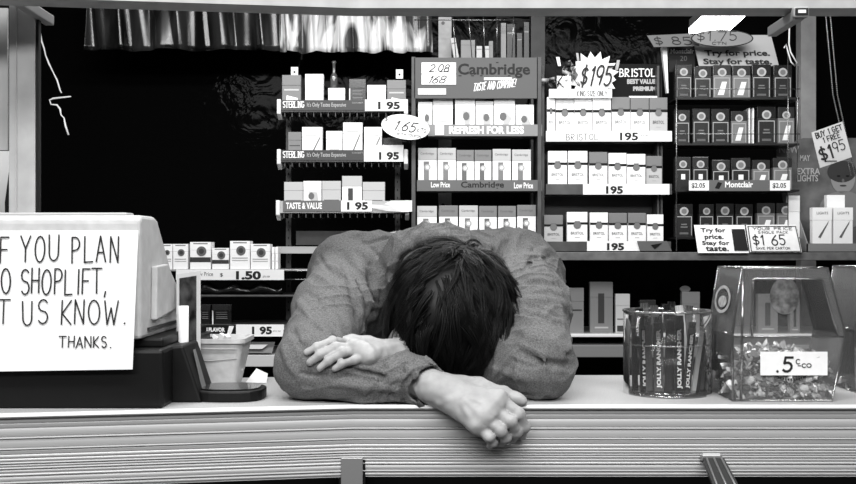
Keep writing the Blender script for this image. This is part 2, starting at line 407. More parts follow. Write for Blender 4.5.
# left lower unit
shelf('wire_front_shelf', 150, 312, 269.5, SD, .22, .006, 'steel shelf holding the packs priced 1.50', M_alu)
shelf('thin_shelf', 196, 300, 295, SD, .22, .006, 'thin dark steel shelf holding the crumpled bags', M_steel)
shelf('drawer_shelf', 196, 300, 325, SD, .22, .006, 'dark steel shelf holding the wrapped packs priced 195', M_steel)
shelf('base_shelf', 196, 276, 355, SD, .30, .035, 'white base shelf low behind the plastic basket', mat('base_shelf_paint', .72,.5))
M_pw = mat('pack_white', .93, .4); M_pg = mat('pack_pale_grey', .70, .4); M_pm = mat('pack_mid_grey', .45, .4)
M_pd = mat('pack_dark', .16, .25, coat=.6); M_pk = mat('pack_black', .09, .25, coat=.6)
M_sh = mat('shield_grey', .42, .4); M_foil = mat('cellophane_tape', .75, .2, .3)
PACKS = []
def pack(style, px0, pt, px1, pb, d, label, group, depth=.023, rot=0.0, dx=0):
    a = W(px0, pb, d); b = W(px1, pt, d)
    w = (b.x - a.x) - .0012; h = b.z - a.z; cx = (a.x + b.x)/2
    body = MB(); lid = MB(); em = MB()
    base, top = {'cam': (M_pw, M_pg), 'camg': (M_pw, M_pm), 'bri': (M_pw, M_pw), 'brt': (M_pw, M_pm), 'brg': (M_pg, M_pm), 'mon': (M_pd, M_pk),
                 'monl': (M_pd, M_pd), 'mong': (M_pm, M_pd), 'plain': (M_pw, M_pw), 'diag': (M_pw, M_pw), 'dark': (M_pk, M_pd), 'grey': (M_pm, M_pm), 'pale': (M_pg, M_pg),
                 'pic': (M_pw, M_pw), 'round': (M_pw, M_pw), 'rband': (M_pw, M_pw), 'strip': (M_pw, M_pg), 'line': (M_pm, M_pm), 'swash': (M_pw, M_pw), 'lab': (M_pm, M_pm)}[style]  # 'line' base is greyed to carry the shade under the wide shelf
    hl = h*.70
    y0 = -.0  # front plane at local y=0
    body.box((-w/2, 0, 0), (w/2, depth, hl), base)
    lid.box((-w/2-.0003, -.0004, hl+.0004), (w/2+.0003, depth, h), top)
    e = .0007
    def bar(mb, u0, v0, u1, v1, m, k=1):
        mb.box((-w/2 + u0*w, -e*k, v0*h), (-w/2 + u1*w, -e*k+.0004+e*(k-1)*.5, v1*h), m)
    if style in ('cam', 'camg'):
        bar(body, .30, .10, .58, .66, M_pm if style == 'cam' else M_grey); em.disc((0.0*w, -e, .52*h), w*.17, w*.17, M_lgrey, n=14); em.disc((0, -e*1.6, .52*h), w*.09, w*.09, M_pw, n=12)
        put_text(lid, 'Cambridge', (-w*.38, -e*.8, h*.82), UX, UZ, w*.72, h*.07, M_grey); bar(body, .68, .08, .9, .10, M_grey)
    elif style in ('bri', 'brt', 'brg'):
        bar(body, 0, .642, 1, .705, M_black, 1); em.disc((0, -e*1.8, .62*h), w*.19, w*.17, M_sh, n=16); em.box((-w*.13, -e*2.2, .63*h), (w*.13, -e*1.4, .74*h), M_grey)
        put_text(body, 'BRISTOL', (-w*.32, -e*.6, h*.36), UX, UZ, w*.64, h*.075, M_dgrey); bar(body, .38, .27, .62, .285, M_lgrey)
    elif style in ('mon', 'monl', 'mong'):
        em.disc((0, -e*1.2, .78*h), w*.25, w*.24, M_pg, n=18); em.disc((0, -e*2.0, .78*h), w*.15, w*.15, M_pm, n=14)
        bar(body, .06, .60, .94, .625, M_lgrey); bar(body, .06, .05, .10, .6, M_lgrey); bar(body, .90, .05, .94, .6, M_lgrey)
        if style == 'monl': bar(body, .38, .32, .64, .48, M_pw)
        elif style == 'mon': bar(body, .34, .36, .66, .40, M_sh); bar(body, .30, .28, .70, .32, M_sh); bar(body, .25, .08, .75, .14, M_grey)
        else:
            body.prism([(-w*.25, -e, 0.1*h), (w*.1, -e, .1*h), (w*.28, -e, .5*h), (w*.0, -e, .5*h)], (0, e*.5, 0), M_pw)
    elif style == 'diag':
        body.prism([(-w*.2, -e, .02*h), (-w*.12, -e, .02*h), (w*.42, -e, .69*h), (w*.36, -e, .69*h)], (0, e*.5, 0), M_grey)
        bar(em, .15, .74, .8, .77, M_lgrey)
    elif style == 'dark':
        for v in (.3, .38, .5, .6): bar(em, .2, v, .8, v+.03, M_sh)
        bar(body, 0, 0, .06, .7, M_pw)
    elif style == 'lab':
        em.prism([(-w*.32, -e, .06*h), (w*.30, -e, .02*h), (w*.34, -e, .34*h), (-w*.26, -e, .42*h)], (0, e*.5, 0), M_pw); bar(body, .1, .55, .9, .6, M_pg)
    elif style == 'pic':
        rr = random.Random(int(px0*7)); 
        pts = [( (rr.uniform(-.34,.1))*w, -e, (rr.uniform(.15,.4))*h), (rr.uniform(.1,.4)*w, -e, rr.uniform(.12,.3)*h), (rr.uniform(.15,.38)*w, -e, rr.uniform(.45,.66)*h), (rr.uniform(-.2,.05)*w, -e, .66*h)]
        body.prism(pts, (0, e*.5, 0), M_pg); em.disc((rr.uniform(-.1,.15)*w, -e*1.5, .5*h), w*.17, h*.12, M_grey, n=9); bar(em, .3, .12, .7, .15, M_grey)
    elif style in ('round', 'rband'):
        em.disc((0.05*w, -e*1.2, .66*h), w*.24, w*.24, M_grey, n=18); em.disc((0.05*w, -e*1.8, .66*h), w*.13, w*.13, M_dgrey, n=14)
        if style == 'rband': bar(body, 0, .26, 1, .44, M_dgrey)
        else: bar(body, .1, .38, .9, .42, M_lgrey); bar(body, .1, .30, .9, .33, M_lgrey)
        bar(lid, .15, .92, .85, .96, M_sh)
    elif style == 'line': bar(em, .35, .2, .62, .78, M_dgrey); bar(body, .2, .1, .8, .13, M_lgrey)
    elif style == 'strip': bar(em, .3, .1, .55, .65, M_dgrey); bar(body, .1, .02, .9, .06, M_grey)
    elif style == 'swash':
        em.prism([(-w*.22, -e, .3*h), (-w*.1, -e, .28*h), (w*.3, -e, .62*h), (w*.34, -e, .69*h)], (0, e*.5, 0), M_grey); put_text(lid, 'Vantage'[:0] or 'LIGHTS', (-w*.3, -e, h*.84), UX, UZ, w*.6, h*.06, M_grey)
    elif style == 'pale': bar(em, .1, .05, .9, .2, M_dgrey); bar(body, .1, .35, .9, .38, M_grey)
    elif style == 'plain': bar(em, .2, .35, .8, .38, M_pg)
    elif style == 'grey': bar(em, .1, .5, .9, .53, M_dgrey)
    o = body.build('cigarette_pack', bevel=.0008); o.location = (cx + dx, a.y, a.z); o.rotation_euler = (0, 0, rot)
    l = lid.build('lid', o, bevel=.0008)
    if em.v: em.build('emblem', o)
    tag(o, label, 'cigarette pack', group); return o

ORD = ['leftmost', 'second', 'third', 'fourth', 'fifth', 'rightmost']
def tray(px0, pt, px1, pb, d, label, m_lip, depth=.10, caps=True, slats=False, th=.0025):
    """a display tray: floor, front lip, end caps"""
    a = W(px0, pb, d); b = W(px1, pt, d); root_p = Vector(((a.x+b.x)/2, a.y, a.z))
    mb = MB(); mb.box((a.x, a.y, a.z), (b.x, a.y+.003, b.z), m_lip)
    mb.box((a.x, a.y+.003, a.z), (b.x, a.y+depth, a.z+th), M_tray)
    if slats:
        n = 17
        for i in range(n):
            x = a.x + (b.x-a.x)*(i+.5)/n
            mb.box((x-.0012, a.y+.004, a.z-.014), (x+.0012, a.y+depth, a.z), M_tray)
    o = mb.build('display_tray', bevel=.0005); tag(origin(o, root_p), label, 'display tray', 'tiered display trays')
    if caps:
        for x in (a.x, b.x):
            c = MB(); s = -1 if x == a.x else 1
            c.prism([(x, a.y-.006, b.z+.002), (x, a.y-.006, a.z-.006), (x, a.y+.02, a.z-.022), (x, a.y+depth, a.z-.012), (x, a.y+depth, a.z+.012), (x, a.y+.02, b.z+.002)], (s*.012, 0, 0), M_cap)
            under(c.build('end_cap', bevel=.002), o)
    return o
def price_card(parent, px0, pt, px1, pb, d, txt, tx, bold=.045, name='price_card', m=None, extra=None):
    """tx: px box of the figures"""
    mb = MB(); card(mb, px0, pt, px1, pb, d-.006, m or M_white)
    c = mb.build(name, bevel=0); under(c, parent)
    t = MB(); a, w, h = rect_on(*tx, d-.006)
    put_text(t, txt, a, UX, UZ, w, h, M_ink, bold=bold, spacing=1.0)
    if extra:
        for s, bx, mm in extra:
            a, w, h = rect_on(*bx, d-.006); put_text(t, s, a, UX, UZ, w, h, mm)
    g = t.build('lettering'); g.parent = c
    return c
def lip_text(parent, px0, pt, px1, pb, d, items, m_strip, name='label_strip'):
    mb = MB(); card(mb, px0, pt, px1, pb, d-.0035, m_strip, .0012)
    c = mb.build(name); under(c, parent); t = MB()
    for s, bx, mm, kw in items:
        a, w, h = rect_on(*bx, d-.0035)
        if kw.get('hand'): kw2 = {k: v for k, v in kw.items() if k != 'hand'}; put_hand(t, s, a, UX, UZ, w, h, mm, **kw2)
        else: put_text(t, s, a, UX, UZ, w, h, mm, **kw)
    if t.v: g = t.build('lettering'); g.parent = c
    return c

D = 3.03
# ================= rack A : stepped rack, left of the man =================
DA = 3.03
fr = MB()
for px in (288.5, 397.5):
    p = W(px, 320 if px < 300 else 256, DA+.13); q = W(px, 98, DA+.13)
    fr.box((p.x-.008, p.y, p.z), (p.x+.008, p.y+.012, q.z), M_steel)
rA = fr.build('rack_frame'); tag(origin(rA, W(340, 320, DA+.13)), 'perforated steel uprights carrying the stepped trays left of the man', 'rack')
hm = MB()
for px, z1, z0 in ((288.5, 98, 320), (397.5, 98, 256)):
    n = int((z0-z1)/8)
    for i in range(n):
        p = W(px, z1 + 4 + i*8, DA+.13); hm.disc((p.x, p.y-.0003, p.z), .0022, .004, M_black, n=8)
h = hm.build('slot'); h['kind'] = 'stuff'; under(h, rA)
mb = MB(); card(mb, 296, 231, 356, 245, DA+.12, M_steel, .004); under(mb.build('back_plate'), rA)

gA = 'mixed packs on the stepped rack'
tr = tray(281, 100, 404, 112, DA, 'top stepped tray left of the man, grey strip and price 195', M_grey, slats=True)
lip_text(tr, 281, 100, 364, 110.5, DA, [('STERLING', (283, 101.5, 304, 107.5), M_white, dict(hand=1, pen=.13, serif=True, jit=0, gap=.2)), ("It's Only Tastes Expensive", (307, 102.5, 346, 108), M_lgrey, dict(bold=.01)), ('20 CLASS A CIGARETTES', (352, 102, 363, 103.5), M_lgrey, {})], M_dgrey)
price_card(tr, 365, 99.5, 405, 111, DA, '1 95', (378, 101.5, 400, 109.5))
z_ = lambda py: py
for i, (st, x0, x1, y0) in enumerate((('lab', 282, 301, 75), ('plain', 305, 323.5, 74), ('plain', 328, 345, 88), ('dark', 349, 366, 79), ('plain', 367, 386, 85), ('lab', 387, 406, 80))):
    lab = ('grey cigarette pack with crooked white label, far left of top stepped tray', 'tall plain white pack, second from left on top stepped tray', 'low white pack in front of a bottle on top stepped tray', 'dark pack with small print on top stepped tray', 'white pack right of the dark pack on top stepped tray', 'pale pack with grey corner under the tray tag, far right of top stepped tray')[i]
    p = pack(st, x0, y0, x1, 110, DA+.012+.006*(i % 2), lab, gA)
for x, y in ((294.5, 67), (399.5, 69.5)):
    mb = MB(); card(mb, x-3.5, y, x+3.5, y+9, DA+.03, M_white, .001); a, w, h_ = card(mb, x-1, y+4, x+1, y+6, DA+.0295, M_ink, .001)
    t = mb.build('price_tag'); tag(origin(t, W(x, y+9, DA+.03)), 'small white tag standing behind the packs on the top stepped tray, ' + ('left' if x < 300 else 'right') + ' one', 'tag')
mb = MB(); p = W(333.5, 88, DA+.04)
mb.lathe([(.0,0),(.012,0),(.012,.045),(.010,.055),(.005,.065),(.0045,.09),(.006,.092),(.006,.1),(0,.1)], (p.x, p.y+.015, p.z-.015), mat('dull_glass_bottle', .30, .15, coat=1), 20)
o = mb.build('bottle'); tag(origin(o, (p.x, p.y+.015, p.z)), 'small grey bottle behind the low white pack on top stepped tray', 'bottle')

tr = tray(281, 150, 404, 162, DA, 'middle stepped tray left of the man, grey strip and price 195', M_grey, slats=True)
lip_text(tr, 281, 150, 364, 160.5, DA, [('STERLING', (283, 151.5, 304, 157.5), M_white, dict(hand=1, pen=.13, serif=True, jit=0, gap=.2)), ("It's Only Tastes Expensive", (307, 152.5, 346, 158), M_lgrey, dict(bold=.01)), ('20 CLASS A CIGARETTES', (352, 152, 363, 153.5), M_lgrey, {})], M_dgrey)
price_card(tr, 364, 145, 403.5, 161.5, DA, '1 95', (379, 152, 399, 160))
for i, (st, x0, x1, y0) in enumerate((('grey', 288, 301.5, 132), ('diag', 302, 322.5, 127), ('plain', 326, 342.5, 131), ('diag', 343, 362.5, 122.5), ('diag', 364, 382, 127), ('dark', 383, 402, 138))):
    pack(st, x0, y0, x1, 160, DA+.012+.005*(i % 2), ('grey pack, far left of middle stepped tray', 'white pack with diagonal stroke, second on middle stepped tray', 'short white pack with grey line on middle stepped tray', 'tallest white pack on middle stepped tray', 'white pack with diagonal stroke left of the price card on middle stepped tray', 'dark pack behind the price card on middle stepped tray')[i], gA)

tr = tray(280, 201, 405, 213, DA, 'lowest stepped tray left of the man, with torn price paper', M_lgrey, slats=True)
lip_text(tr, 283, 200.5, 343, 211.5, DA, [('TASTE & VALUE', (286, 202.5, 322, 209), M_white, dict(bold=.03))], M_grey)
price_card(tr, 341, 200.5, 372, 211.5, DA, '1 95', (347, 202, 368, 210))
mb = MB(); rr = random.Random(3); pts = []
for (x, y, dd) in ((372, 204.5, 0), (384, 204, -.01), (391, 200.5, -.015), (412, 200.5, 0), (412, 211.5, -.006), (402, 212, -.018), (388, 211, -.008), (372, 208, 0)): pts.append(W(x, y, DA-.012+dd))
c0 = sum((Vector(p) for p in pts), Vector())/len(pts) + Vector((0,-.006,0))
mb.add([c0] + pts, [(0, i+1, (i+1) % 8 + 1) for i in range(8)], M_paper); o = mb.build('torn_price_paper'); o.modifiers.new('s','SOLIDIFY').thickness = .0006
tag(origin(o, c0), 'crumpled white paper on the lip of the lowest stepped tray', 'paper')
for i, (st, x0, x1, y0) in enumerate((('pale', 284, 303, 182), ('pic', 303.3, 321.5, 181), ('pale', 322, 341, 181), ('strip', 342, 362, 176), ('pale', 362.5, 385, 182))):
    pack(st, x0, y0, x1, 211, DA+.012, ('pale grey pack with dark foot, far left of lowest stepped tray', 'white pack with dark foot, second on lowest stepped tray', 'white pack with dark foot, third on lowest stepped tray', 'tallest white pack with dark title on lowest stepped tray', 'wide white pack right of the tallest on lowest stepped tray')[i], gA)
# oval handwritten price
mb = MB(); c = W(405.5, 127, DA-.05); th_ = math.radians(-8)
Uo = Vector((math.cos(th_), 0, math.sin(th_))); Vo = Vector((-math.sin(th_), 0, math.cos(th_)))
mb.disc(c, .0725, .037, M_white, .001, 40, Uo, Vo)
o = mb.build('price_sign'); t = MB()
put_hand(t, '$', c - Uo*.064 + Vo*.010, Uo, Vo, None, .013, M_ink, pen=.1); put_hand(t, '1.65', c - Uo*.036 - Vo*.012, Uo, Vo, .062, .028, M_ink, pen=.11, slant=.35); put_hand(t, 'c TO', c + Uo*.036 - Vo*.008, Uo, Vo, .026, .011, M_ink, pen=.16); put_hand(t, 'WITH COUPON', c - Uo*.022 - Vo*.026, Uo, Vo, .072, .007, M_ink, pen=.16)
t.v = [(v[0], v[1]-.0012, v[2]) for v in t.v]
g = t.build('lettering'); tag(origin(o, c), 'oval white sign with handwritten price 1.65 between two racks', 'price sign'); under(g, o)

# ================= rack B : behind the man =================
DB = 3.03
fr = MB()
for x0, x1 in ((411.5, 415.5), (537.5, 541.5)):
    p = W(x0, 300, DB+.0); q = W(x1, 57, DB+.0); fr.box((p.x, p.y-.004, p.z), (q.x, p.y+.12, q.z), M_steel)
rB = fr.build('rack_frame', bevel=.001); tag(origin(rB, W(476, 300, DB)), 'grey steel side frames of the rack directly behind the man', 'rack')
mb = MB(); p = W(438.5, 300, DB+.16); q = W(451.5, 17, DB+.16); mb.box((p.x, p.y, p.z), (q.x, p.y+.01, q.z), mat('upright_paint', .58, .5, vary=(30,.04)))
for py in (23, 60, 130, 205): mb.disc(W(443, py, DB+.159), .0055, .0055, M_dgrey, n=12)
under(mb.build('upright'), rB)
# header
mb = MB(); card(mb, 414, 57.5, 537, 98.5, DB-.004, mat('header_grey', .38, .6, spec=.1), .006)
hd = mb.build('header_sign', bevel=.001); tag(origin(hd, W(476, 98, DB)), 'grey header sign of the rack behind the man, black name and script line', 'sign')
t = MB(); f = DB-.0042
a, w, h = rect_on(458, 63.5, 530, 78, f); 
put_text(t, 'Cambridge', (a.x, a.y, a.z), UX, UZ, w, h, M_ink, bold=.025)
for sx_, sw, yy in ((458.5, 3, 75.7), (471, 3, 75.7),(480, 2.5, 75.7),(496, 2.5, 62.5),(508, 2.5, 75.7)): card(t, sx_, yy-.4, sx_+sw, yy+.4, f-.0008, M_ink, .0006)
card(t, 484, 77.5, 512, 80, f-.001, M_white, .0008)
put_hand(t, 'TASTE AND COMPARE!', *[(lambda r: (r[0], UX + UZ*.10, UZ, r[1], r[2]))(rect_on(473, 83.5, 515, 91, f))][0], M_white, pen=.11, slant=.5, jit=.06)
g = t.build('lettering'); under(g, hd)
mb = MB(); card(mb, 421.5, 62.5, 456, 84.5, f-.002, M_white); cc = mb.build('price_card'); under(cc, hd)
t = MB(); put_hand(t, '2.08', *(lambda r: (r[0], UX, UZ, r[1], r[2]))(rect_on(429, 64.5, 448, 71.5, f-.002)), M_ink, pen=.14, slant=.3)
put_hand(t, '168', *(lambda r: (r[0], UX, UZ, r[1], r[2]))(rect_on(427, 76, 444, 83, f-.002)), M_ink, pen=.13, slant=.4)
card(t, 421.5, 73.6, 456, 74.2, f-.0025, M_grey, .0004); card(t, 440, 71.5, 449, 72.3, f-.0025, M_ink, .0004)
t.build('lettering').parent = cc
mb = MB(); card(mb, 418, 88.5, 446, 94.5, f-.002, M_white); under(mb.build('white_slip'), hd)
for r_, (rt, rb, lt, lb) in enumerate(((98, 134, 124.5, 136), (148, 188, 180, 191), (205, 243, 236, 247))):
    nm = ('top', 'second', 'third')[r_]
    tr = tray(417 if r_ else 428, lt, 542, lb, DB, nm + ' tray of the rack behind the man', M_grey, caps=False)
    if r_ == 0:
        lip_text(tr, 428, lt, 542, lb, DB, [('REFRESH FOR LESS', (449, 126, 524, 134), M_white, dict(bold=.05))], mat('strip_grey', .50, .5))
        mb = MB(); card(mb, 435, 124.8, 444, 135, DB-.006, M_white); under(mb.build('white_slip'), tr)
    elif r_ == 1:
        lip_text(tr, 417, lt, 542, lb, DB, [('Low Price', (431, 182, 450, 187.5), M_white, dict(bold=.02)), ('Cambridge', (461, 181.5, 504, 189.5), M_ink, dict(bold=.02)), ('Low Price', (514, 182.5, 533, 188.5), M_white, dict(bold=.02))], M_grey)
    if r_ == 0:
        L = (('pic', 418, 432.5, 102), ('plain', 433, 453, 99), ('pic', 455, 475, 98.5), ('pic', 475.5, 493.5, 101), ('pic', 494, 515, 99), ('pic', 515.5, 534, 104.5))
    elif r_ == 1:
        L = (('cam', 418, 437, 148), ('cam', 437.5, 456, 148), ('camg', 456.5, 474, 150), ('camg', 474.5, 491.5, 150), ('cam', 492.5, 511, 149), ('cam', 512, 531, 149.5))
    else:
        L = (('cam', 417, 437, 206), ('camg', 439, 458, 205.5), ('cam', 459, 478, 205.5), ('camg', 479, 497, 206), ('camg', 498, 516, 206), ('camg', 517, 536, 205))
    for i, (st, x0, x1, y0) in enumerate(L):
        what = {'pic': 'white pack with a small picture', 'plain': 'plain white pack', 'cam': 'white pack with grey bar and round seal', 'camg': 'white pack with darker bar and cap'}[st]
        pack(st, x0, y0, x1, rb, DB+.014+.004*((i+r_) % 2), f'{what}, {ORD[i]} on {nm} tray behind the man', 'packs on the rack behind the man')
# rods and cartons above rack B
for i, (x0, y0, x1, y1, g_, k) in enumerate(((454, 38, 459, 58, 'plain', .18), (461, 40, 475, 58, 'pale', 0), (476.5, 46, 482, 58, 'plain', 0), (485, 46, 489.5, 58, 'plain', 0), (489, 41, 493, 58, 'pale', 0), (501, 23, 506, 58, 'pale', 0), (507, 24, 515, 58, 'grey', 0), (517, 33, 522, 58, 'grey', 0), (524, 22, 529, 58, 'grey', 0))):
    mb = MB(); a = W(x0, y1, DB+.10); b = W(x1, y0, DB+.10)
    mb.box((0, 0, 0), (b.x-a.x, .03, b.z-a.z), {'plain': M_pg, 'pale': M_pm, 'grey': M_dgrey}[g_]); mb.box((.001, -.0006, (b.z-a.z)*.7), (b.x-a.x-.001, 0, (b.z-a.z)*.76), M_sh)
    o = mb.build('carton', bevel=.001); o.location = a; o.rotation_euler = (0, -k, 0)
    tag(o, f"{('narrow white','broad pale','narrow white','thin white','thin pale','tall pale','tall grey','shorter grey','tall thin grey')[i]} carton upright above the header sign, {('first','second','third','fourth','fifth','sixth','seventh','eighth','ninth')[i]} from left", 'carton', 'cartons above the header sign')
mb = MB(); a = W(414, 58.5, DB+.02); b = W(538, 60, DB+.02); mb.box((a.x, a.y, b.z), (b.x, a.y+.14, a.z), M_steel)
ts = mb.build('top_shelf'); under(ts, rB)
for px, px2 in ((452, 456), (468, 472), (483, 485), (497, 497), (514, 512)):
    mb = MB(); mb.tube([W(px, 8, DB+.05), W(px2, 58, DB+.05)], .0014, M_wire, 6); o = under(mb.build('divider_wire'), rB)
mb = MB(); mb.tube([W(414, 20, DB+.05), W(530, 20, DB+.05)], .0016, M_wire, 6); under(mb.build('top_wire'), rB)

# ================= rack C =================
DC = 3.03
fr = MB()
for x0, x1, y1 in ((543, 545.5, 64), (659.5, 661.5, 64), (663, 665, 140)):
    p = W(x0, 251, DC-.0); q = W(x1, y1, DC-.0); fr.box((p.x, p.y+.03, p.z), (q.x, p.y+.10, q.z), M_steel)
a = W(543, 251, DC+.10); b = W(662, 64, DC+.10); fr.box((a.x, a.y, a.z), (b.x, a.y+.004, b.z), mat('rack_back', .07, .5))
rC = fr.build('rack_frame'); tag(origin(rC, W(604, 251, DC)), 'frame of the rack under the starburst sign', 'rack')
mb = MB(); a, w, h = card(mb, 545, 64, 661, 97, DC+.06, mat('header_black', .05, .6, spec=.15), .004)
hd = mb.build('header_sign', bevel=.0008); tag(origin(hd, a), 'black header sign with a white serif name, right of the starburst', 'sign')
t = MB(); f = DC+.0598
r = rect_on(619.5, 69, 655, 76.5, f); put_hand(t, 'BRISTOL', r[0], UX, UZ, r[1], r[2], M_white, pen=.15, serif=True, jit=0, gap=.24)
r = rect_on(627, 79, 656, 84, f); put_text(t, 'BEST VALUE', r[0], UX, UZ, r[1], r[2], M_lgrey, bold=.06)
r = rect_on(633, 86.5, 656, 91, f); put_text(t, 'PREMIUM', r[0], UX, UZ, r[1], r[2], M_lgrey, bold=.07)
under(t.build('lettering'), hd)
mb = MB(); card(mb, 629, 96, 659, 98.5, DC+.03, M_white, .001); o = mb.build('white_slip'); under(o, hd)
# starburst
mb = MB(); c = W(593, 76, DC+.03); rr = random.Random(5); P = []
n = 34
for i in range(n):
    a_ = 2*math.pi*i/n; R = (27 if i % 2 else 20.5)*(rr.uniform(.88, 1.06) if i % 2 else 1)
    P.append(c + Vector((math.cos(a_)*R*.98*.00306, 0, math.sin(a_)*R*.9*.00306)))
V_ = [c + Vector((0,-.003,0))] + P; mb.add(V_, [(0, i+1, (i+1) % n + 1) for i in range(n)], M_white)
o = mb.build('starburst_sign'); o.modifiers.new('s', 'SOLIDIFY').thickness = .0012
t = MB(); r = rect_on(579, 66, 610, 85, DC+.0245)
put_hand(t, '$195', r[0], UX, UZ, r[1], r[2], M_ink, pen=.09, slant=.35, jit=.04, seed=4)
tag(origin(o, c), 'white starburst sign with handwritten price 195', 'price sign'); under(t.build('lettering'), o)
# crumpled ribbon rosette at left of starburst
mb = MB(); rr = random.Random(11)
for i in range(14):
    p = W(rr.uniform(548, 577), rr.uniform(66, 92), DC+.02); q = p + Vector((rr.uniform(-.03,.03), rr.uniform(-.015,.01), rr.uniform(.0,.035))); m_ = p.lerp(q, .5) + Vector((rr.uniform(-.02,.02), -.015, rr.uniform(-.01,.02)))
    w_ = Vector((rr.uniform(-.006,.006), 0, .007)); mb.add([p-w_, m_-w_, q-w_, q+w_, m_+w_, p+w_], [(0,1,4,5),(1,2,3,4)], rr.choice([M_lgrey, M_dgrey, M_white]), True)
mb.box(W(557,90,DC+.01), W(571,76,DC+.012), M_white)
o = mb.build('ribbon_bow'); o.modifiers.new('s','SOLIDIFY').thickness = .0008; tag(origin(o, W(560, 90, DC+.02)), 'crumpled ribbon bow left of the starburst sign', 'bow')
for i, (x0, y0, x1, y1) in enumerate(((558, 57, 562, 66), (578, 53, 581, 66), (607, 56, 609, 66), (615, 60, 619, 70), (603, 58, 606, 66))):
    mb = MB(); p = W(x0, y1, DC+.045); q = W(x1, y0, DC+.045); k = -1 if x0 < 590 else 1
    mb.prism([(p.x, p.y, p.z), (q.x-.003, p.y, p.z), (q.x + (.003 if k > 0 else -.008), p.y, q.z), (p.x - (.006 if k < 0 else -.006), p.y, q.z)], (0, .001, 0), M_white if i % 2 == 0 else M_lgrey)
    s_ = mb.build('paper_ray'); under(s_, bpy.data.objects['starburst_sign'])
mb = MB(); a, w, h = card(mb, 549, 89, 612, 98, DC-.002, M_white, .001); o = mb.build('paper_slip')
t = MB(); r = rect_on(577, 91, 607, 96, DC-.002); put_hand(t, 'KING SIZE ONLY', r[0], UX, UZ, r[1], r[2], M_grey, pen=.14); r = rect_on(567, 91, 568, 97, DC-.002); put_hand(t, 'I', r[0], UX, UZ, None, r[2], M_ink, pen=.1)
tag(origin(o, a), 'white paper slip with faint writing under the starburst', 'paper'); under(t.build('lettering'), o)
for r_, (rb, lt, lb) in enumerate(((138.5, 131, 141.5), (190, 184, 194.5), (247, 241.5, 251.5))):
    nm = ('top', 'middle', 'bottom')[r_]
    tr = tray(546, lt, 672 if r_ < 2 else 671, lb, DC-.01, nm + ' tray of the rack under the starburst sign', M_white if r_ == 0 else M_steel, caps=False)
    if r_ == 0:
        t = MB(); r = rect_on(566, 134, 598, 140, DC-.01); put_hand(t, 'BRISTOL', r[0], UX, UZ, r[1], r[2], M_ink, pen=.09)
        r = rect_on(620, 132.5, 638, 140.5, DC-.01); put_text(t, '195', r[0], UX, UZ, r[1], r[2], M_ink, bold=.03); r = rect_on(641, 134.5, 648, 136.5, DC-.01); put_text(t, 'PLUS TAX', r[0], UX, UZ, r[1], r[2], M_grey)
        under(t.build('lettering'), tr)
        L = (('bri', 547, 555, 97), ('bri', 555.5, 574, 98), ('bri', 574.3, 592, 98), ('bri', 592.5, 611, 98), ('brt', 611.5, 630, 97), ('brt', 630.5, 649, 97.5), ('brg', 649.5, 667.5, 97.5))
    elif r_ == 1:
        price_card(tr, 583, 184, 669.5, 194.5, DC-.01, '195', (606, 186, 623, 194)); L = (('bri', 548, 567, 151), ('bri', 568, 587.5, 151), ('brt', 589, 607.5, 152), ('bri', 608.5, 626.5, 153), ('bri', 627, 645.5, 154), ('brg', 646, 662, 156))
    else:
        price_card(tr, 587, 241, 643, 251, DC-.01, '195', (607, 243, 624, 250.5)); L = (('brg', 544, 563, 215), ('bri', 567, 587.5, 212), ('bri', 590, 608, 212.5), ('brt', 608.5, 627, 213), ('brt', 628, 646, 213), ('bri', 647, 663.5, 214.5))
        mb = MB(); mb.prism([W(640, 251, DC-.02), W(672, 251, DC-.02), W(667, 241, DC-.02), W(637, 241, DC-.02)], (0,.001,0), M_grey); mb.prism([W(651, 245, DC-.022), W(655, 249, DC-.022), W(662, 243, DC-.022)][::-1], (0,.001,0), M_black); under(mb.build('grey_slip'), tr)
    for i, (st, x0, x1, y0) in enumerate(L):
        what = {'bri': 'white pack with dark band and grey shield', 'brt': 'grey-topped white pack with dark band', 'brg': 'pale grey pack with dark band'}[st]
        od = ORD[i] if len(L) == 6 else (['leftmost narrow', 'second', 'third', 'fourth', 'fifth', 'sixth', 'rightmost'])[i]
        pack(st, x0, y0, x1, rb, DC+.008+.004*((i*2+r_) % 3), f'{what}, {od} on {nm} tray under the starburst', 'banded packs under the starburst')

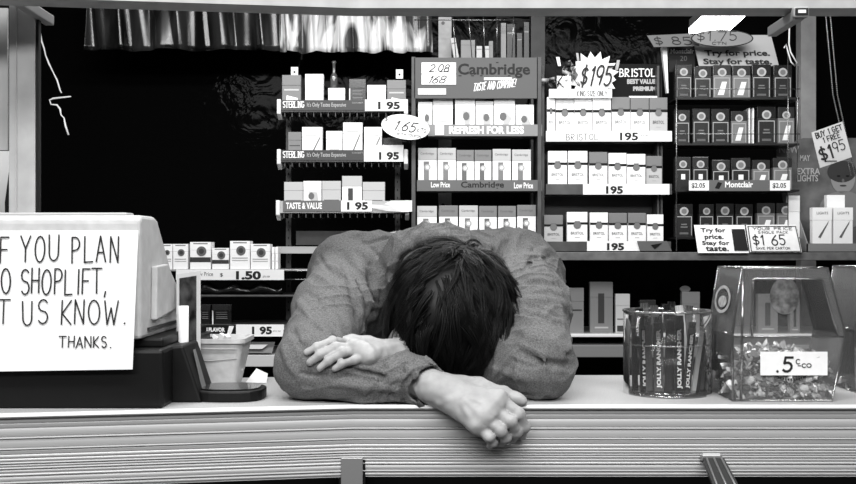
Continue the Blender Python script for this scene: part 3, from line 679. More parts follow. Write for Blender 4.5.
# ================= rack D : wire rack of dark packs =================
DD = 3.03
fr = MB()
for px, y1 in ((676.5, 60), (788, 46)): fr.tube([W(px, 251, DD-.03), W(px, y1, DD-.03)], .0017, M_wire, 6)
fr.tube([W(797, 182, DD-.02), W(798, 66, DD-.02)], .0015, M_wire, 6)
rD = fr.build('wire_rack'); tag(origin(rD, W(735, 251, DD)), 'wire rack of dark cigarette packs at the right', 'rack')
for py in (89, 134):
    mb = MB(); mb.tube([W(676, py, DD-.028), W(800, py, DD-.028)], .0013, M_wire, 6); under(mb.build('front_wire'), rD)
for r_, (rb, st0) in enumerate(((98.5, 0), (144, 1), (190, 2), (237, 3))):
    nm = ('top', 'second', 'third', 'bottom')[r_]
    a = W(674, rb, DD+.01); b = W(797, rb, DD+.01)
    mb = MB(); mb.box((a.x, a.y-.02, a.z-.006), (b.x, a.y+.09, a.z), mat('rack_black', .06, .4)); under(mb.build('shelf_plate'), rD)
    if r_ == 0: L = (('mon', 675.5, 692, 64.5), ('mon', 694, 711.5, 66.5), ('mong', 713, 731, 65), ('mong', 732.5, 750.5, 65.5), ('mon', 752, 771, 64.5), ('mon', 773.5, 792, 65))
    elif r_ == 1: L = (('mon', 674.5, 690, 110), ('mon', 692.5, 710, 108.5), ('mon', 711.5, 729.5, 109), ('mong', 731, 747, 111), ('mon', 757, 776, 106.5), ('mong', 778, 794.5, 107))
    elif r_ == 2: L = (('monl', 675, 691, 157), ('monl', 692.5, 708.5, 157), ('monl', 712, 730, 160), ('monl', 731, 750.5, 158), ('mong', 752.5, 770, 160), ('mong', 773, 792, 158))
    else: L = (('mon', 675, 693, 204), ('mon', 699, 714, 204), ('mon', 716, 734, 203.5), ('mon', 735.5, 753, 204), ('mong', 757, 775, 203), ('mong', 776.5, 795, 203))
    for i, (st, x0, x1, y0) in enumerate(L):
        what = {'mon': 'dark pack with round pale emblem', 'monl': 'dark pack with small white square', 'mong': 'grey pack with pale slanting patch'}[st]
        pack(st, x0, y0, x1, rb, DD+.012+.004*((i+r_) % 3), f'{what}, {ORD[i]} on {nm} row of the wire rack', 'dark packs in the wire rack')
for i, x in enumerate((748.5, 752.5)):
    pack('plain', x, 108, x+1.7, 144, DD+.02, f"narrow pale pack edge in the gap of the wire rack's second row, {('left','right')[i]}", 'dark packs in the wire rack', depth=.05)
mb = MB(); a, w, h = card(mb, 689, 180, 790, 191, DD-.035, M_grey, .001); o = mb.build('label_strip'); under(o, rD)
t = MB(); r = rect_on(725, 181.5, 753, 187.5, DD-.0355); put_text(t, 'Montclair', r[0], UX, UZ, r[1], r[2], M_white, bold=.03); t.prism([W(715,188,DD-.036), W(719,189,DD-.036), W(722,183,DD-.036), W(718,182,DD-.036)], (0,.0004,0), M_black)
t.build('lettering').parent = o; t.v and None
for x in (689, 770):
    mb = MB(); card(mb, x, 180.5, x+20, 190.5, DD-.037, M_white, .001); c_ = mb.build('price_card'); under(c_, rD)
    t = MB(); r = rect_on(x+2.5, 183, x+16, 188.5, DD-.037); put_text(t, '$2.05', r[0], UX, UZ, r[1], r[2], M_ink, bold=.02); t.build('lettering').parent = c_
# make child lettering line up
# signs above rack D
mb = MB(); card(mb, 669, 46, 695, 72, DD+.05, M_black, .002); t = MB()
o = mb.build('header_sign'); r = rect_on(670.5, 49, 694, 53.5, DD+.0495); put_text(t, 'Montclair', r[0], UX, UZ, r[1], r[2], M_lgrey, bold=.02); r = rect_on(680, 56, 687, 61, DD+.0495); put_text(t, '20', r[0], UX, UZ, r[1], r[2], M_grey)
tag(origin(o, W(682, 72, DD+.05)), 'small black sign above the top left dark pack of the wire rack', 'sign'); under(t.build('lettering'), o)
mb = MB(); mb.prism([W(667, 93, DD+.03), W(668.5, 93, DD+.03), W(667, 47, DD+.03), W(662, 47, DD+.03)], (0,.02,0), M_white); o = mb.build('white_strip'); tag(origin(o, W(667, 93, DD+.03)), 'white slanting strip at the left edge of the wire rack', 'strip')
mb = MB(); mb.prism([W(699, 66, DD+.03), W(779, 66, DD+.03), W(771, 35, DD+.03), W(692, 35, DD+.03)], (0,.002,0), mat('poster_pale', .64, .5))
o = mb.build('poster'); tag(origin(o, W(735, 66, DD+.03)), 'pale slanted sign reading Try for price, stay for taste, above the wire rack', 'sign')
t = MB(); f = DD+.029
for s, b_ in (('Try for price.', (704, 50, 770, 57.5)), ('Stay for taste.', (703, 58.5, 772, 66))):
    r = rect_on(*b_, f); put_text(t, s, r[0], UX, UZ, r[1], r[2], M_ink, bold=.03, shear=-.1)
under(t.build('lettering'), o)
mb = MB(); mb.prism([W(654, 47, DD+.0), W(700, 46, DD+.0), W(691, 33.5, DD+.0), W(647, 35.5, DD+.0)], (0,.0015,0), mat('card_mid', .38, .6)); o = mb.build('price_sign')
t = MB(); r = rect_on(655, 37, 692, 44.5, DD-.0006); put_hand(t, '$ 85', r[0], UX, UZ, r[1], r[2], M_ink, pen=.12, slant=-.2); tag(origin(o, W(675, 46, DD)), 'dull grey slanted price card at the top left of the wire rack', 'price sign'); under(t.build('lettering'), o)
mb = MB(); c = W(722, 38.5, DD-.02); mb.disc(c, .0945, .0265, M_ink, .001, 36); mb.disc(c + Vector((0,-.0012,0)), .090, .0235, mat('oval_card', .48, .6), .001, 36); o = mb.build('price_sign')
t = MB(); r = rect_on(696, 31.5, 737, 40.5, DD-.0225); put_hand(t, '$1.75', r[0], UX, UZ, r[1], r[2], M_ink, pen=.09); r = rect_on(712, 42, 726, 44.5, DD-.0225); put_hand(t, 'CTN', r[0], UX, UZ, r[1], r[2], M_ink, pen=.2)
tag(origin(o, c), 'grey oval sign with price 1.75 above the wire rack', 'price sign'); under(t.build('lettering'), o)
# cord with loop
mb = MB(); mb.tube([W(789.5, 20, DD-.05), W(789, 44, DD-.05), W(790.5, 52, DD-.05), W(797, 63, DD-.052), W(795, 66, DD-.052), W(791, 62, DD-.052), W(788, 52, DD-.05), W(786, 44, DD-.05), W(784, 48, DD-.05)], .0022, M_cap, 8)
o = mb.build('cord'); tag(origin(o, W(789, 44, DD-.05)), 'white cord with a loop hanging at the right of the wire rack', 'cord')
# signs on the wide shelf
mb = MB(); mb.prism([W(698, 253, SD-.012), W(749, 253, SD-.012), W(744.5, 225, SD+.02), W(694, 225, SD+.02)], (0,.0015,0), M_white); o = mb.build('shelf_sign')
t = MB(); f = SD-.014; Vt = (W(694, 225, SD+.02) - W(698, 253, SD-.012)).normalized()
def ln(s, x0, x1, y0, y1, m=M_ink, hand=False, **kw):
    k = (253-y1)/28; p = W(x0, y1, SD-.012 + .032*k - .0012); q = W(x1, y1, SD-.012+.032*k-.0012)
    (put_hand if hand else put_text)(t, s, p, UX, Vt, q.x-p.x, (y1-y0)*.00299, m, **kw)
ln('Try for', 701, 726, 227.5, 233.5, bold=.025); ln('price.', 705, 724, 234, 240.5, bold=.025); ln('Stay for', 702.5, 730, 240.5, 246, bold=.025); ln('taste.', 706, 729, 246, 251, bold=.025)
k0 = W(732.5, 229, SD+.013); t.prism([W(734.5, 250.5, SD-.012), W(748.5, 250.5, SD-.012), W(744.5, 229, SD+.012), W(731.5, 229, SD+.012)], (0,.0004,0), M_black)
ln('Montclair', 734, 746, 236, 238, M_lgrey); ln('20', 738.5, 742, 240.5, 242.5, M_lgrey)
tag(origin(o, W(722, 253, SD)), 'white sign reading Try for price, stay for taste, on the wide shelf', 'sign'); under(t.build('lettering'), o)
mb = MB(); mb.prism([W(750, 252, SD-.012), W(802, 252, SD-.012), W(796, 224.5, SD+.02), W(746, 225, SD+.02)], (0,.0015,0), M_paper); o = mb.build('shelf_sign'); t = MB()
ln('YOUR PRICE', 753, 792, 227, 230, hand=True, pen=.16); ln('SINGLE PACK', 758, 788, 231, 233.5, hand=True, pen=.16); ln('$1 65', 753, 786, 234.5, 245, hand=True, pen=.12); ln('MANUFACTURER SAVE'[:0] or 'SAVE PER CARTON', 756, 790, 247, 249.5, hand=True, pen=.18)
for (x0, y0, x1, y1) in ((751, 251, 801, 251.6), (747.5, 226, 795, 226.6)):
    k = (253-y1)/28; t.prism([W(x0, y1, SD-.014+.032*k), W(x1, y1, SD-.014+.032*k), W(x1, y0, SD-.014+.032*k), W(x0, y0, SD-.014+.032*k)], (0,.0003,0), M_ink)
for xa, xb in ((751, 747.5), (800.5, 795)): t.prism([W(xa, 251, SD-.013), W(xa+.9, 251, SD-.013), W(xb+.9, 226, SD+.0165), W(xb, 226, SD+.0165)], (0,.0003,0), M_ink)
tag(origin(o, W(775, 252, SD)), 'handwritten card with price 1 65 in a ruled border on the wide shelf', 'price sign'); under(t.build('lettering'), o)

# ================= far right =================
mb = MB(); x0, x1 = 776, 870
pm = mat('poster_grey', .34, .5, vary=(12, .10))
mb.prism([W(790, 252, 3.12), W(905, 252, 3.12), W(905, 138, 3.12), W(803, 138, 3.12), (W(776, 150, 3.12))], (0,.002,0), pm)
o = mb.build('poster'); t = MB()
for s, b_ in (('NEW', (779, 146, 799, 153)), ('MAY', (800, 155, 810, 161)), ('EXTRA', (797, 168, 820, 174.5)), ('LIGHTS', (797, 175, 818, 181.5))):
    r = rect_on(*b_, 3.1195); put_text(t, s, r[0], UX, UZ, r[1], r[2], M_lgrey, bold=.02)
g = t.build('lettering')
# printed face of the poster: a plain generic portrait, flat print
fpm = MB(); c = W(843, 178, 3.1185); fpm.disc(c + Vector((-.004,-.0004,.02)), .045, .034, M_dgrey, .0003, 24); fpm.disc(c, .038, .048, mat('print_skin', .52, .6), .0006, 28)
for sx_ in (-1, 1): fpm.disc(c + Vector((sx_*.014, -.0006, .006)), .006, .003, M_black, .0003, 10)
fpm.disc(c + Vector((0,-.0006,-.024)), .011, .003, M_dgrey, .0003, 10); fpm.disc(c + Vector((0,-.0006,-.008)), .004, .006, M_grey, .0003, 10)
fpm.disc(c + Vector((.0,-.0003,-.10)), .075, .06, mat('print_cloth', .45, .6), .0003, 24)
tag(origin(o, W(830, 252, 3.12)), 'large grey poster with a faded portrait behind the far-right packs', 'poster'); under(g, o); under(fpm.build('portrait_print'), o)
# tray of packs
mb = MB(); a = W(807, 252.5, SD+.005); b = W(872, 243.5, SD+.005); mt = mat('tray_card', .50, .5)
mb.box((a.x, a.y, a.z), (b.x, a.y+.004, b.z), mt); mb.box((a.x, a.y, a.z), (b.x, a.y+.09, a.z+.003), mt)
mb.prism([(a.x, a.y, a.z), (a.x, a.y+.09, a.z), (a.x, a.y+.09, a.z+.13), (a.x, a.y, b.z)], (.003, 0, 0), mt)
o = mb.build('pack_carton'); tag(origin(o, a), 'open grey display carton at the far right of the wide shelf', 'display carton')
for i, (x0, x1, y0, st, dd) in enumerate(((812.5, 832, 207.5, 'swash', .012), (833.5, 853, 207.5, 'swash', .012), (827, 845, 195, 'plain', .04), (788.5, 800, 195.5, 'plain', .06))):
    pack(st, x0, y0, x1, 250, SD+dd, ('tall white pack with grey swash, left one in the far-right carton', 'tall white pack with grey swash, right one in the far-right carton', 'white pack standing behind the pair in the far-right carton', 'white pack left of the far-right carton, behind the 1 65 card')[i], 'packs at the far right')
# beaded chains and hanging sign
for k in (0, 1):
    mb = MB(); p = W(823.5+4.5*k, -10, 2.55); q = W(833+4.5*k, 95, 2.55); r_ = W(851+4*k, 175, 2.55); pts = [p.lerp(q, i/50) for i in range(50)] + [q.lerp(r_, i/40) for i in range(41)]
    bm = bmesh.new(); 
    for pt in pts: bmesh.ops.create_icosphere(bm, subdivisions=1, radius=.0021, matrix=Matrix.Translation(pt))
    vs = [v.co.copy() for v in bm.verts]; bm.verts.index_update(); fs = [[v.index for v in f.verts] for f in bm.faces]; bm.free()
    mb.add(vs, fs, mat('bead_metal', .45, .3, .6), True); mb.tube([p, q, r_], .0006, M_wire, 5)
    o = mb.build('bead_chain'); tag(origin(o, p), f"{('left','right')[k]} strand of the beaded chain hanging at the far right", 'chain', 'hanging bead chains')
mb = MB(); f = 2.53; C4 = [W(820, 168, f), W(852, 157, f), W(842.5, 121.5, f), W(811.5, 132.5, f)]
mb.prism(C4, (0,.0012,0), mat('price_card_pale', .76, .6)); o = mb.build('price_sign'); t = MB()
Ut = (C4[1]-C4[0]).normalized(); Vt2 = (C4[3]-C4[0]).normalized(); s_ = (C4[1]-C4[0]).length
def ln2(s, u0, u1, v0, v1, **kw):
    Hh = (C4[3]-C4[0]).length; Nn = Ut.cross(Vt2).normalized(); Vp = Nn.cross(Ut)
    put_hand(t, s, C4[0] + Ut*(u0*s_) + Vt2*(v0*Hh), Ut, Vp, (u1-u0)*s_, (v1-v0)*Hh, M_ink, **kw)
ln2('BUY 1 GET', .10, .92, .80, .95, pen=.18); ln2('1 FREE', .28, .80, .62, .76, pen=.18); ln2('$1', .08, .46, .16, .52, pen=.15); ln2('95', .52, .88, .27, .55, pen=.10)
card(t, 826.5, 160.5, 837, 161.5, f-.001, M_ink, .0004)
tag(origin(o, C4[0]), 'tilted handwritten price card 1.95 hanging on the beaded chain', 'price sign'); under(t.build('lettering'), o)

# ================= lower shelves right =================
gL = 'dim packs on the lower shelf'
for i, (st, x0, x1, y0) in enumerate((('grey', 565, 584, 288), ('line', 590, 613, 282), ('pale', 615.5, 630, 294), ('dark', 640, 656, 300), ('dark', 662, 676, 304), ('grey', 682, 700, 292), ('line', 758, 778, 294), ('line', 790, 800, 300))):
    pack(st, x0, y0, x1, 333.5, SD+.05, ('grey pack nearest the man on the lower shelf', 'tall pale pack with a dark vertical bar on the lower shelf', 'small pale pack right of the tall one on the lower shelf', 'dark pack behind the jar, left one', 'dark pack behind the jar, right one', 'grey pack on the lower shelf between jar and bin', 'pale box seen through the candy bin, left one', 'pale box seen through the candy bin, right one')[i], gL)
mb = MB(); mb.disc(W(685, 289, SD+.06), .016, .010, M_sh, .002, 16); mb.tube([W(685, 292, SD+.061), W(685, 333, SD+.061)], .001, M_wire, 6); o = mb.build('round_tag'); tag(origin(o, W(685, 333, SD+.06)), 'small round tag on a thin stem above the jar', 'tag')

# ================= lower shelves left =================
g15 = 'packs priced 1.50'
for i, (st, x0, x1, y0) in enumerate((('round', 161, 172.5, 244), ('round', 173, 188, 244), ('rband', 190, 211, 242), ('rband', 212, 229, 248), ('round', 230, 250, 241), ('round', 250.5, 270, 244))):
    pack(st, x0, y0, x1, 269.2, SD+.012, ('narrow white pack beside the register on the 1.50 shelf', 'white pack with round seal, second on the 1.50 shelf', 'taller white pack with seal and dark band on the 1.50 shelf', 'shorter white pack with seal and dark band on the 1.50 shelf', 'tallest white pack with round seal on the 1.50 shelf', 'white pack with round seal, right end of the 1.50 shelf')[i], g15, depth=.05)
for i in range(2): pack('plain', 271.5+3.6*i, 247, 274.6+3.6*i, 269.2, SD+.03, f"thin white pack edge at the right end of the 1.50 shelf, {('left','right')[i]} one", g15, depth=.05)
root = bpy.data.objects['wire_front_shelf']
price_card(root, 176, 269.5, 284, 280, SD, '1.50', (236, 271, 261, 279.5), extra=[('Low Price', (195, 272, 213, 276), M_grey), ('$', (220, 273, 223, 277), M_ink), ('plus tax', (263, 275, 270, 278), M_grey)])
for k, py in enumerate((271, 279.5)):
    mb = MB(); mb.tube([W(284, py, SD), W(312, py, SD)], .0018, M_wire, 6); under(mb.build('front_wire'), root)
mb = MB(); rr = random.Random(9)
gx, gz = 24, 6; a = W(200, 294.8, SD+.05); b = W(283, 281, SD+.05); vs = []
for i in range(gx):
    for j in range(gz):
        u_, v_ = i/(gx-1), j/(gz-1); vs.append((a.x+(b.x-a.x)*u_, a.y - .02*math.sin(v_*math.pi) + rr.uniform(-.006,.006), a.z + (b.z-a.z)*(v_*(.75+.25*math.sin(u_*19))) ))
mb.add(vs, [(i*gz+j, (i+1)*gz+j, (i+1)*gz+j+1, i*gz+j+1) for i in range(gx-1) for j in range(gz-1)], mat('dark_crinkled_film', .10, .18, spec=.8), True)
o = mb.build('crumpled_bag'); o.modifiers.new('s','SOLIDIFY').thickness = .001; tag(origin(o, a), 'dark crumpled plastic bag lying under the 1.50 shelf', 'bag')
for i, (x0, x1) in enumerate(((200, 210.5), (212, 231.5))):
    pack('dark', x0, 304.5, x1, 324.8, SD+.03, ('dark wrapped pack half hidden by the picture stand', 'dark wrapped pack in clear film above the lower price 195')[i], 'dark wrapped packs')
root = bpy.data.objects['drawer_shelf']
lip_text(root, 203, 325, 235.5, 335.5, SD, [('J.FLAVOR', (206, 327.5, 225, 333), M_white, dict(bold=.05))], M_black)
mb = MB(); mb.prism([W(227, 334, SD-.006), W(231, 334, SD-.006), W(234, 326, SD-.006), W(229, 326, SD-.006)], (0,.001,0), M_white); under(mb.build('white_slip'), root)
price_card(root, 236, 324.5, 284, 336.5, SD, '1 95', (252, 326.5, 272, 334.5), extra=[('plus tax', (273, 330, 281, 332), M_grey)])
mb = MB(); mb.prism([W(232, 353, SD), W(272, 353, SD), W(275, 342, SD+.02), (W(232, 342, SD+.02))], (0,.003,0), M_grey); o = mb.build('shelf_label')
t = MB(); t.prism([W(240, 349, SD-.003), W(262, 349, SD-.003), W(268, 344.5, SD+.006), W(240, 344.5, SD+.006)], (0,.0005,0), M_lgrey); tag(origin(o, W(250, 353, SD)), 'grey shelf label above the white base shelf', 'label'); under(t.build('label_print'), o)

# ================= hanging plastic and reflections =================
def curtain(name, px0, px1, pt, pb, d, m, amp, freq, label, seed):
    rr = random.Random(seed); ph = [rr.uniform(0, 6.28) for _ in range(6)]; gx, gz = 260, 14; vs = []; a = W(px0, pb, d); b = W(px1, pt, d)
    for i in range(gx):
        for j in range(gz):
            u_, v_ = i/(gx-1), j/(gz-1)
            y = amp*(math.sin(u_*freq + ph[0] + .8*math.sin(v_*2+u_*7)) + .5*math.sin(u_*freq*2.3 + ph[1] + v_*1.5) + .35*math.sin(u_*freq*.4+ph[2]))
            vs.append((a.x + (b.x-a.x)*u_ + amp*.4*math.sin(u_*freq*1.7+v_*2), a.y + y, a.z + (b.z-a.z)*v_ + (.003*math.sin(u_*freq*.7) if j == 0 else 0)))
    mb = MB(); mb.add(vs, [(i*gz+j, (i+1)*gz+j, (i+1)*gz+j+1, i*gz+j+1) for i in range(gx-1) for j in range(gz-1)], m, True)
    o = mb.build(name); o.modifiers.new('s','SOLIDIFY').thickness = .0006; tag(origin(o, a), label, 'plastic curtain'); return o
def streaky(name, lo, hi, rough, pos, sc):  # reflections in the film, painted as streaks of light and dark colour
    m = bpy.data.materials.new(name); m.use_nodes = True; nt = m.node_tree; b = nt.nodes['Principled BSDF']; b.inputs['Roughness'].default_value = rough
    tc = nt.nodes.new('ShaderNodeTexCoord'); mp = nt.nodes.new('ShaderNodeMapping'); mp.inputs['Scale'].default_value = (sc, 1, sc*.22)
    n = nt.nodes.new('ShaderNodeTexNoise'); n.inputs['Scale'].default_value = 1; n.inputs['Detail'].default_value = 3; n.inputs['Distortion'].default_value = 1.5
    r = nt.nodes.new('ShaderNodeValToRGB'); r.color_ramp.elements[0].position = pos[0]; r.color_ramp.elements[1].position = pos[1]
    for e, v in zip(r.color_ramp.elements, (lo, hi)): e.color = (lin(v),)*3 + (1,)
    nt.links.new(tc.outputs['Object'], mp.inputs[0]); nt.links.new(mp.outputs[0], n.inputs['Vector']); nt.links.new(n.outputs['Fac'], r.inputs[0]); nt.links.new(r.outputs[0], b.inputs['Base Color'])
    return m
curtain('plastic_curtain', 280, 432, -20, 52, 3.5, streaky('reflection_streak_film', .30, 1.0, .25, (.44, .56), 13), .012, 42, 'bright streaky plastic curtain hanging under the beam, left of centre', 1)  # white streaks are reflections put into the film colour
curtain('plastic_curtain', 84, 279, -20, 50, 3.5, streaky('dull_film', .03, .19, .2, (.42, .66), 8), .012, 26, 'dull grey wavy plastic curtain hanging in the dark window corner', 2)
# reflection highlight on the dark film at far left, shaped as white tubes
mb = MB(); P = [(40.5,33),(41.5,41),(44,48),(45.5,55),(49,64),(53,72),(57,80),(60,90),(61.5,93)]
mb.tube([W(x, y, 3.3) for x, y in P], [.002+.0012*math.sin(i*1.9)**2 for i in range(len(P))], mat('film_highlight_white', .97, .3), 6)
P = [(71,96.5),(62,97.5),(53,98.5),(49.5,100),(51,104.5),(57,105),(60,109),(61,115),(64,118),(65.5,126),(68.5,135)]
mb.tube([W(x, y, 3.3) for x, y in P], [.0022+.0014*math.sin(i*2.3)**2 for i in range(len(P))], mat('film_highlight_white', .97), 6)
o = mb.build('film_highlight'); tag(origin(o, W(55,100,3.3)), 'bright kinked film highlight, shaped as a tube in the dark beside the left post', 'cord')
# ================= register with sign =================
XR = -.452
mb = MB(); xl = -1.25; y0 = -.045
yb = lambda x: max(y0, front_y(x)) if x > -.6 else front_y(x)+.012
M_reg = mat('register_grey_plastic', .72, .5, vary=(40, .03), bump=(500, .2, .0004))
# black drawer base
b0 = MB(); b0.box((xl, -.032, CT), (-.416, .33, 1.093), M_blk)
base = b0.build('drawer_base', bevel=.006)
root = empty('cash_register', (-.7, .1, CT), 'big grey cash register on a black drawer base at the left end of the counter', 'cash register')
under(base, root)
b1 = MB(); b1.box((xl, .0, 1.092), (-.424, .31, 1.108), M_blk); under(b1.build('base_rim', bevel=.004), root)
# wedge shaped housing (profile in YZ)
prof_ = [(-.025, 1.108), (.21, 1.108), (.215, 1.165), (.075, 1.298), (.055, 1.304), (-.02, 1.304), (-.028, 1.296)]
h = MB(); h.prism([(xl, y, z_) for y, z_ in prof_], (XR-xl, 0, 0), M_reg); under(h.build('housing', bevel=.007), root)
s = MB(); s.prism([(XR, y, z_) for y, z_ in ((.03, 1.135), (.20, 1.150), (.20, 1.165), (.10, 1.225), (.035, 1.222))], (.010, 0, 0), M_reg); under(s.build('side_panel', bevel=.002), root)
s = MB(); s.box((XR-.001, .01, 1.119), (XR+.004, .215, 1.124), M_dgrey); under(s.build('seam', bevel=0), root)
s = MB(); s.box((XR-.3, .0, 1.304), (XR-.03, .04, 1.309), M_lgrey); under(s.build('top_ridge', bevel=.002), root)
# handwritten sign
ds = 1.545; C4 = [W(-62, 373, ds), W(131, 370, ds), W(135, 230, ds), W(-62, 230.5, ds)]
mb = MB(); C4 = [Vector((p.x, -.037 - (.010 if i < 2 else .0), p.z)) for i, p in enumerate(C4)]
mb.prism(C4, (0,.0008,0), M_paper); sg = mb.build('handwritten_sign'); tag(origin(sg, C4[0]), 'white paper sign with handwritten shoplifting warning taped to the cash register', 'sign')
t = MB(); Vs = (C4[3]-C4[0]).normalized()
def sl(s, x0, x1, yb_, yt, pen, gap, seed):
    v = (373-yb_)/143; p = Vector((W(x0, yb_, ds).x, -.047+.010*v-.0012, W(0, yb_, ds).z)); q = W(x1, yb_, ds)
    put_hand(t, s, p, UX, Vs, q.x-p.x, (yb_-yt)*ds/1000, M_ink, pen=pen, gap=gap, jit=.05, seed=seed)
sl('IF YOU PLAN', -13, 116, 262, 236, .06, .30, 2)
sl('TO SHOPLIFT,', -14, 103, 294, 269, .062, .24, 3)
sl('LET US KNOW.', -33, 123, 325, 301, .062, .26, 4)
sl('THANKS.', 57, 109, 348, 337, .11, .26, 5)
under(t.build('lettering'), sg)

# ================= imprinter / pad stand =================
dw = 1.615
def P3(px, py, y): d_ = y + 1.6; return Vector(((px-428)*1.66/1000, y, CAMZ - (py-250)*1.635/1000))
mb = MB()
poly = [P3(160, 402, 0), P3(206, 402, 0), P3(187, 345, 0), P3(167, 347, 0)]
poly = [Vector((p.x, .03, max(p.z, CT))) for p in poly]; poly[0].z = poly[1].z = CT
mb.prism(poly, (0, .105, 0), M_blk)
o = mb.build('terminal_stand', bevel=.004); tag(origin(o, (poly[0].x+.03, .08, CT)), 'black wedge-shaped stand with oval foot in front of the plastic basket', 'stand')
mb = MB(); cx = (232-428)*1.66/1000; pts = []
for k in range(28):
    a = 2*math.pi*k/28; r = 1/(abs(math.cos(a))**3 + abs(math.sin(a))**3)**(1/3); pts.append(Vector((cx-.006 + .058*r*math.cos(a), .082 + .052*r*math.sin(a), CT)))
mb.prism(pts, (0,0,.018), M_blk); under(mb.build('foot_plate', bevel=.003), o)
mb = MB(); pts2 = [Vector((p.x*.0 + (cx-.006) + (p.x-cx+.006)*.86, .082 + (p.y-.082)*.86, CT+.0185)) for p in pts]; mb.prism(pts2, (0,0,.002), M_pk); under(mb.build('recess', bevel=0), o)
# scuffed label on the slanted face
mb = MB(); n_ = Vector((57*.0, 0, 0)); A = P3(203, 396, 0); B = P3(190, 352, 0)
e = Vector((.0012, 0, .0006)); A.z += .003
q = [Vector((A.x-.001+.0012, .06, A.z)), Vector((A.x-.001+.0012, .09, A.z)), Vector((B.x+.0036, .085, B.z)), Vector((B.x+.0036, .07, B.z))]
mb.prism(q, (-.0008, 0, 0), M_sh); under(mb.build('worn_label'), o)

# ================= picture stand =================
root = empty('picture_stand', (W(188, 375, 1.73).x, .14, CT), 'upright framed picture card standing between register and plastic basket', 'picture stand')
def Q(px, py, d): return W(px, py, d)
mb = MB(); A, B, C, Dd = Q(176.5, 393, 1.73), Q(199, 391, 1.78), Q(199, 271, 1.78), Q(176.5, 274.5, 1.73)
A.z = B.z = CT
mb.prism([A, B, C, Dd], (0.002, .004, 0), M_cap); under(mb.build('frame', bevel=.0005), root)
mb = MB(); n_ = (B-A).cross(Dd-A).normalized(); q = [A.lerp(B, .12), A.lerp(B, .86), Dd.lerp(C, .86), Dd.lerp(C, .12)]
q = [q[0].lerp(q[3], .04), q[1].lerp(q[2], .04), q[1].lerp(q[2], .965), q[0].lerp(q[3], .965)]
mb.prism([p + n_*.0012 for p in q], -n_*.001, mat('dark_photo', .20, .3, vary=(45, .14))); under(mb.build('photo_print'), root)
mb = MB(); p = Q(183.5, 370, 1.70); mb.lathe([(.0,0),(.0085,0),(.0085,.154),(.006,.154),(.006,.146)], (p.x, p.y, CT), M_paper, 24)
o = mb.build('paper_roll'); tag(origin(o, (p.x, p.y, CT)), 'white rolled paper tube standing in front of the picture card', 'paper roll')

# ================= basket =================
def taper_box(mb, c, w0, d0, w1, d1, h, th, m, rim=.004):
    cx, cy, cz = c
    def ring(w, d, z, r=.12):
        pts = []; k = 5; rr_ = min(w, d)*r
        for qx, qy, a0 in ((1,1,0),(-1,1,90),(-1,-1,180),(1,-1,270)):
            for i in range(k):
                a = math.radians(a0 + 90*i/(k-1)); pts.append((cx + qx*(w/2-rr_) + rr_*math.cos(a), cy + qy*(d/2-rr_) + rr_*math.sin(a), cz+z))
        return pts
    rs = [ring(w0, d0, 0), ring(w1, d1, h-rim*2), ring(w1+rim*2, d1+rim*2, h-rim*2), ring(w1+rim*2, d1+rim*2, h), ring(w1-th*2, d1-th*2, h), ring(w0-th*2, d0-th*2, th)]
    n = len(rs[0]); vs = [p for r in rs for p in r]
    fs = [(i*n+k, i*n+(k+1) % n, (i+1)*n+(k+1) % n, (i+1)*n+k) for i in range(5) for k in range(n)] + [list(range(n))[::-1], [5*n+k for k in range(n)]]
    mb.add(vs, fs, m, False)
p = W(215, 388, 1.86); mb = MB()
M_bask = mat('basket_plastic', .74, .4, bump=(60,.3,.002), vary=(50,.04))
taper_box(mb, (p.x, p.y, CT), .088, .075, .122, .105, .088, .002, M_bask)
o = mb.build('plastic_basket'); tag(origin(o, (p.x, p.y, CT)), 'small pale plastic basket holding odds and ends, left of the man', 'basket')
mb = MB(); mb.tube([(p.x-.052, p.y-.054, CT+.070), (p.x+.052, p.y-.054, CT+.070)], .0012, M_lgrey, 6); mb.tube([(p.x-.05, p.y-.048, CT+.05), (p.x+.0, p.y-.048, CT+.048), (p.x+.05, p.y-.048, CT+.052)], .0008, M_lgrey, 6); under(mb.build('moulded_rib'), o)
rr = random.Random(2)
for i in range(7):
    mb = MB(); mb.cbox((0,0,0), (.012, .008, .075), (M_black, M_white, M_dgrey, M_black, M_lgrey, M_black, M_white)[i])
    mb.cbox((0,0,.034), (.0125, .0085, .012), M_cap if i % 2 else M_dgrey)
    s_ = mb.build('lighter', bevel=.001); s_.location = (p.x - .030 + i*.009, p.y + rr.uniform(-.018,.022), CT+.050+rr.uniform(0,.006)); s_.rotation_euler = (rr.uniform(-.3,.3), rr.uniform(.3,.7)*(1 if i % 2 else -1), rr.uniform(-1,1))
    tag(s_, 'small pocket lighter lying among others in the plastic basket', 'lighter', 'lighters in the plastic basket')
mb = MB(); a = W(259, 378, 1.9); mb.prism([(a.x-.02, a.y-.03, CT+.001), (a.x+.02, a.y-.035, CT+.001), (a.x+.012, a.y+.03, CT+.010), (a.x-.01, a.y+.03, CT+.02)], (0,0,.0006), M_paper)
o = mb.build('receipt'); tag(origin(o, (a.x, a.y, CT)), 'curled white slip of paper on the counter beside the basket', 'paper')

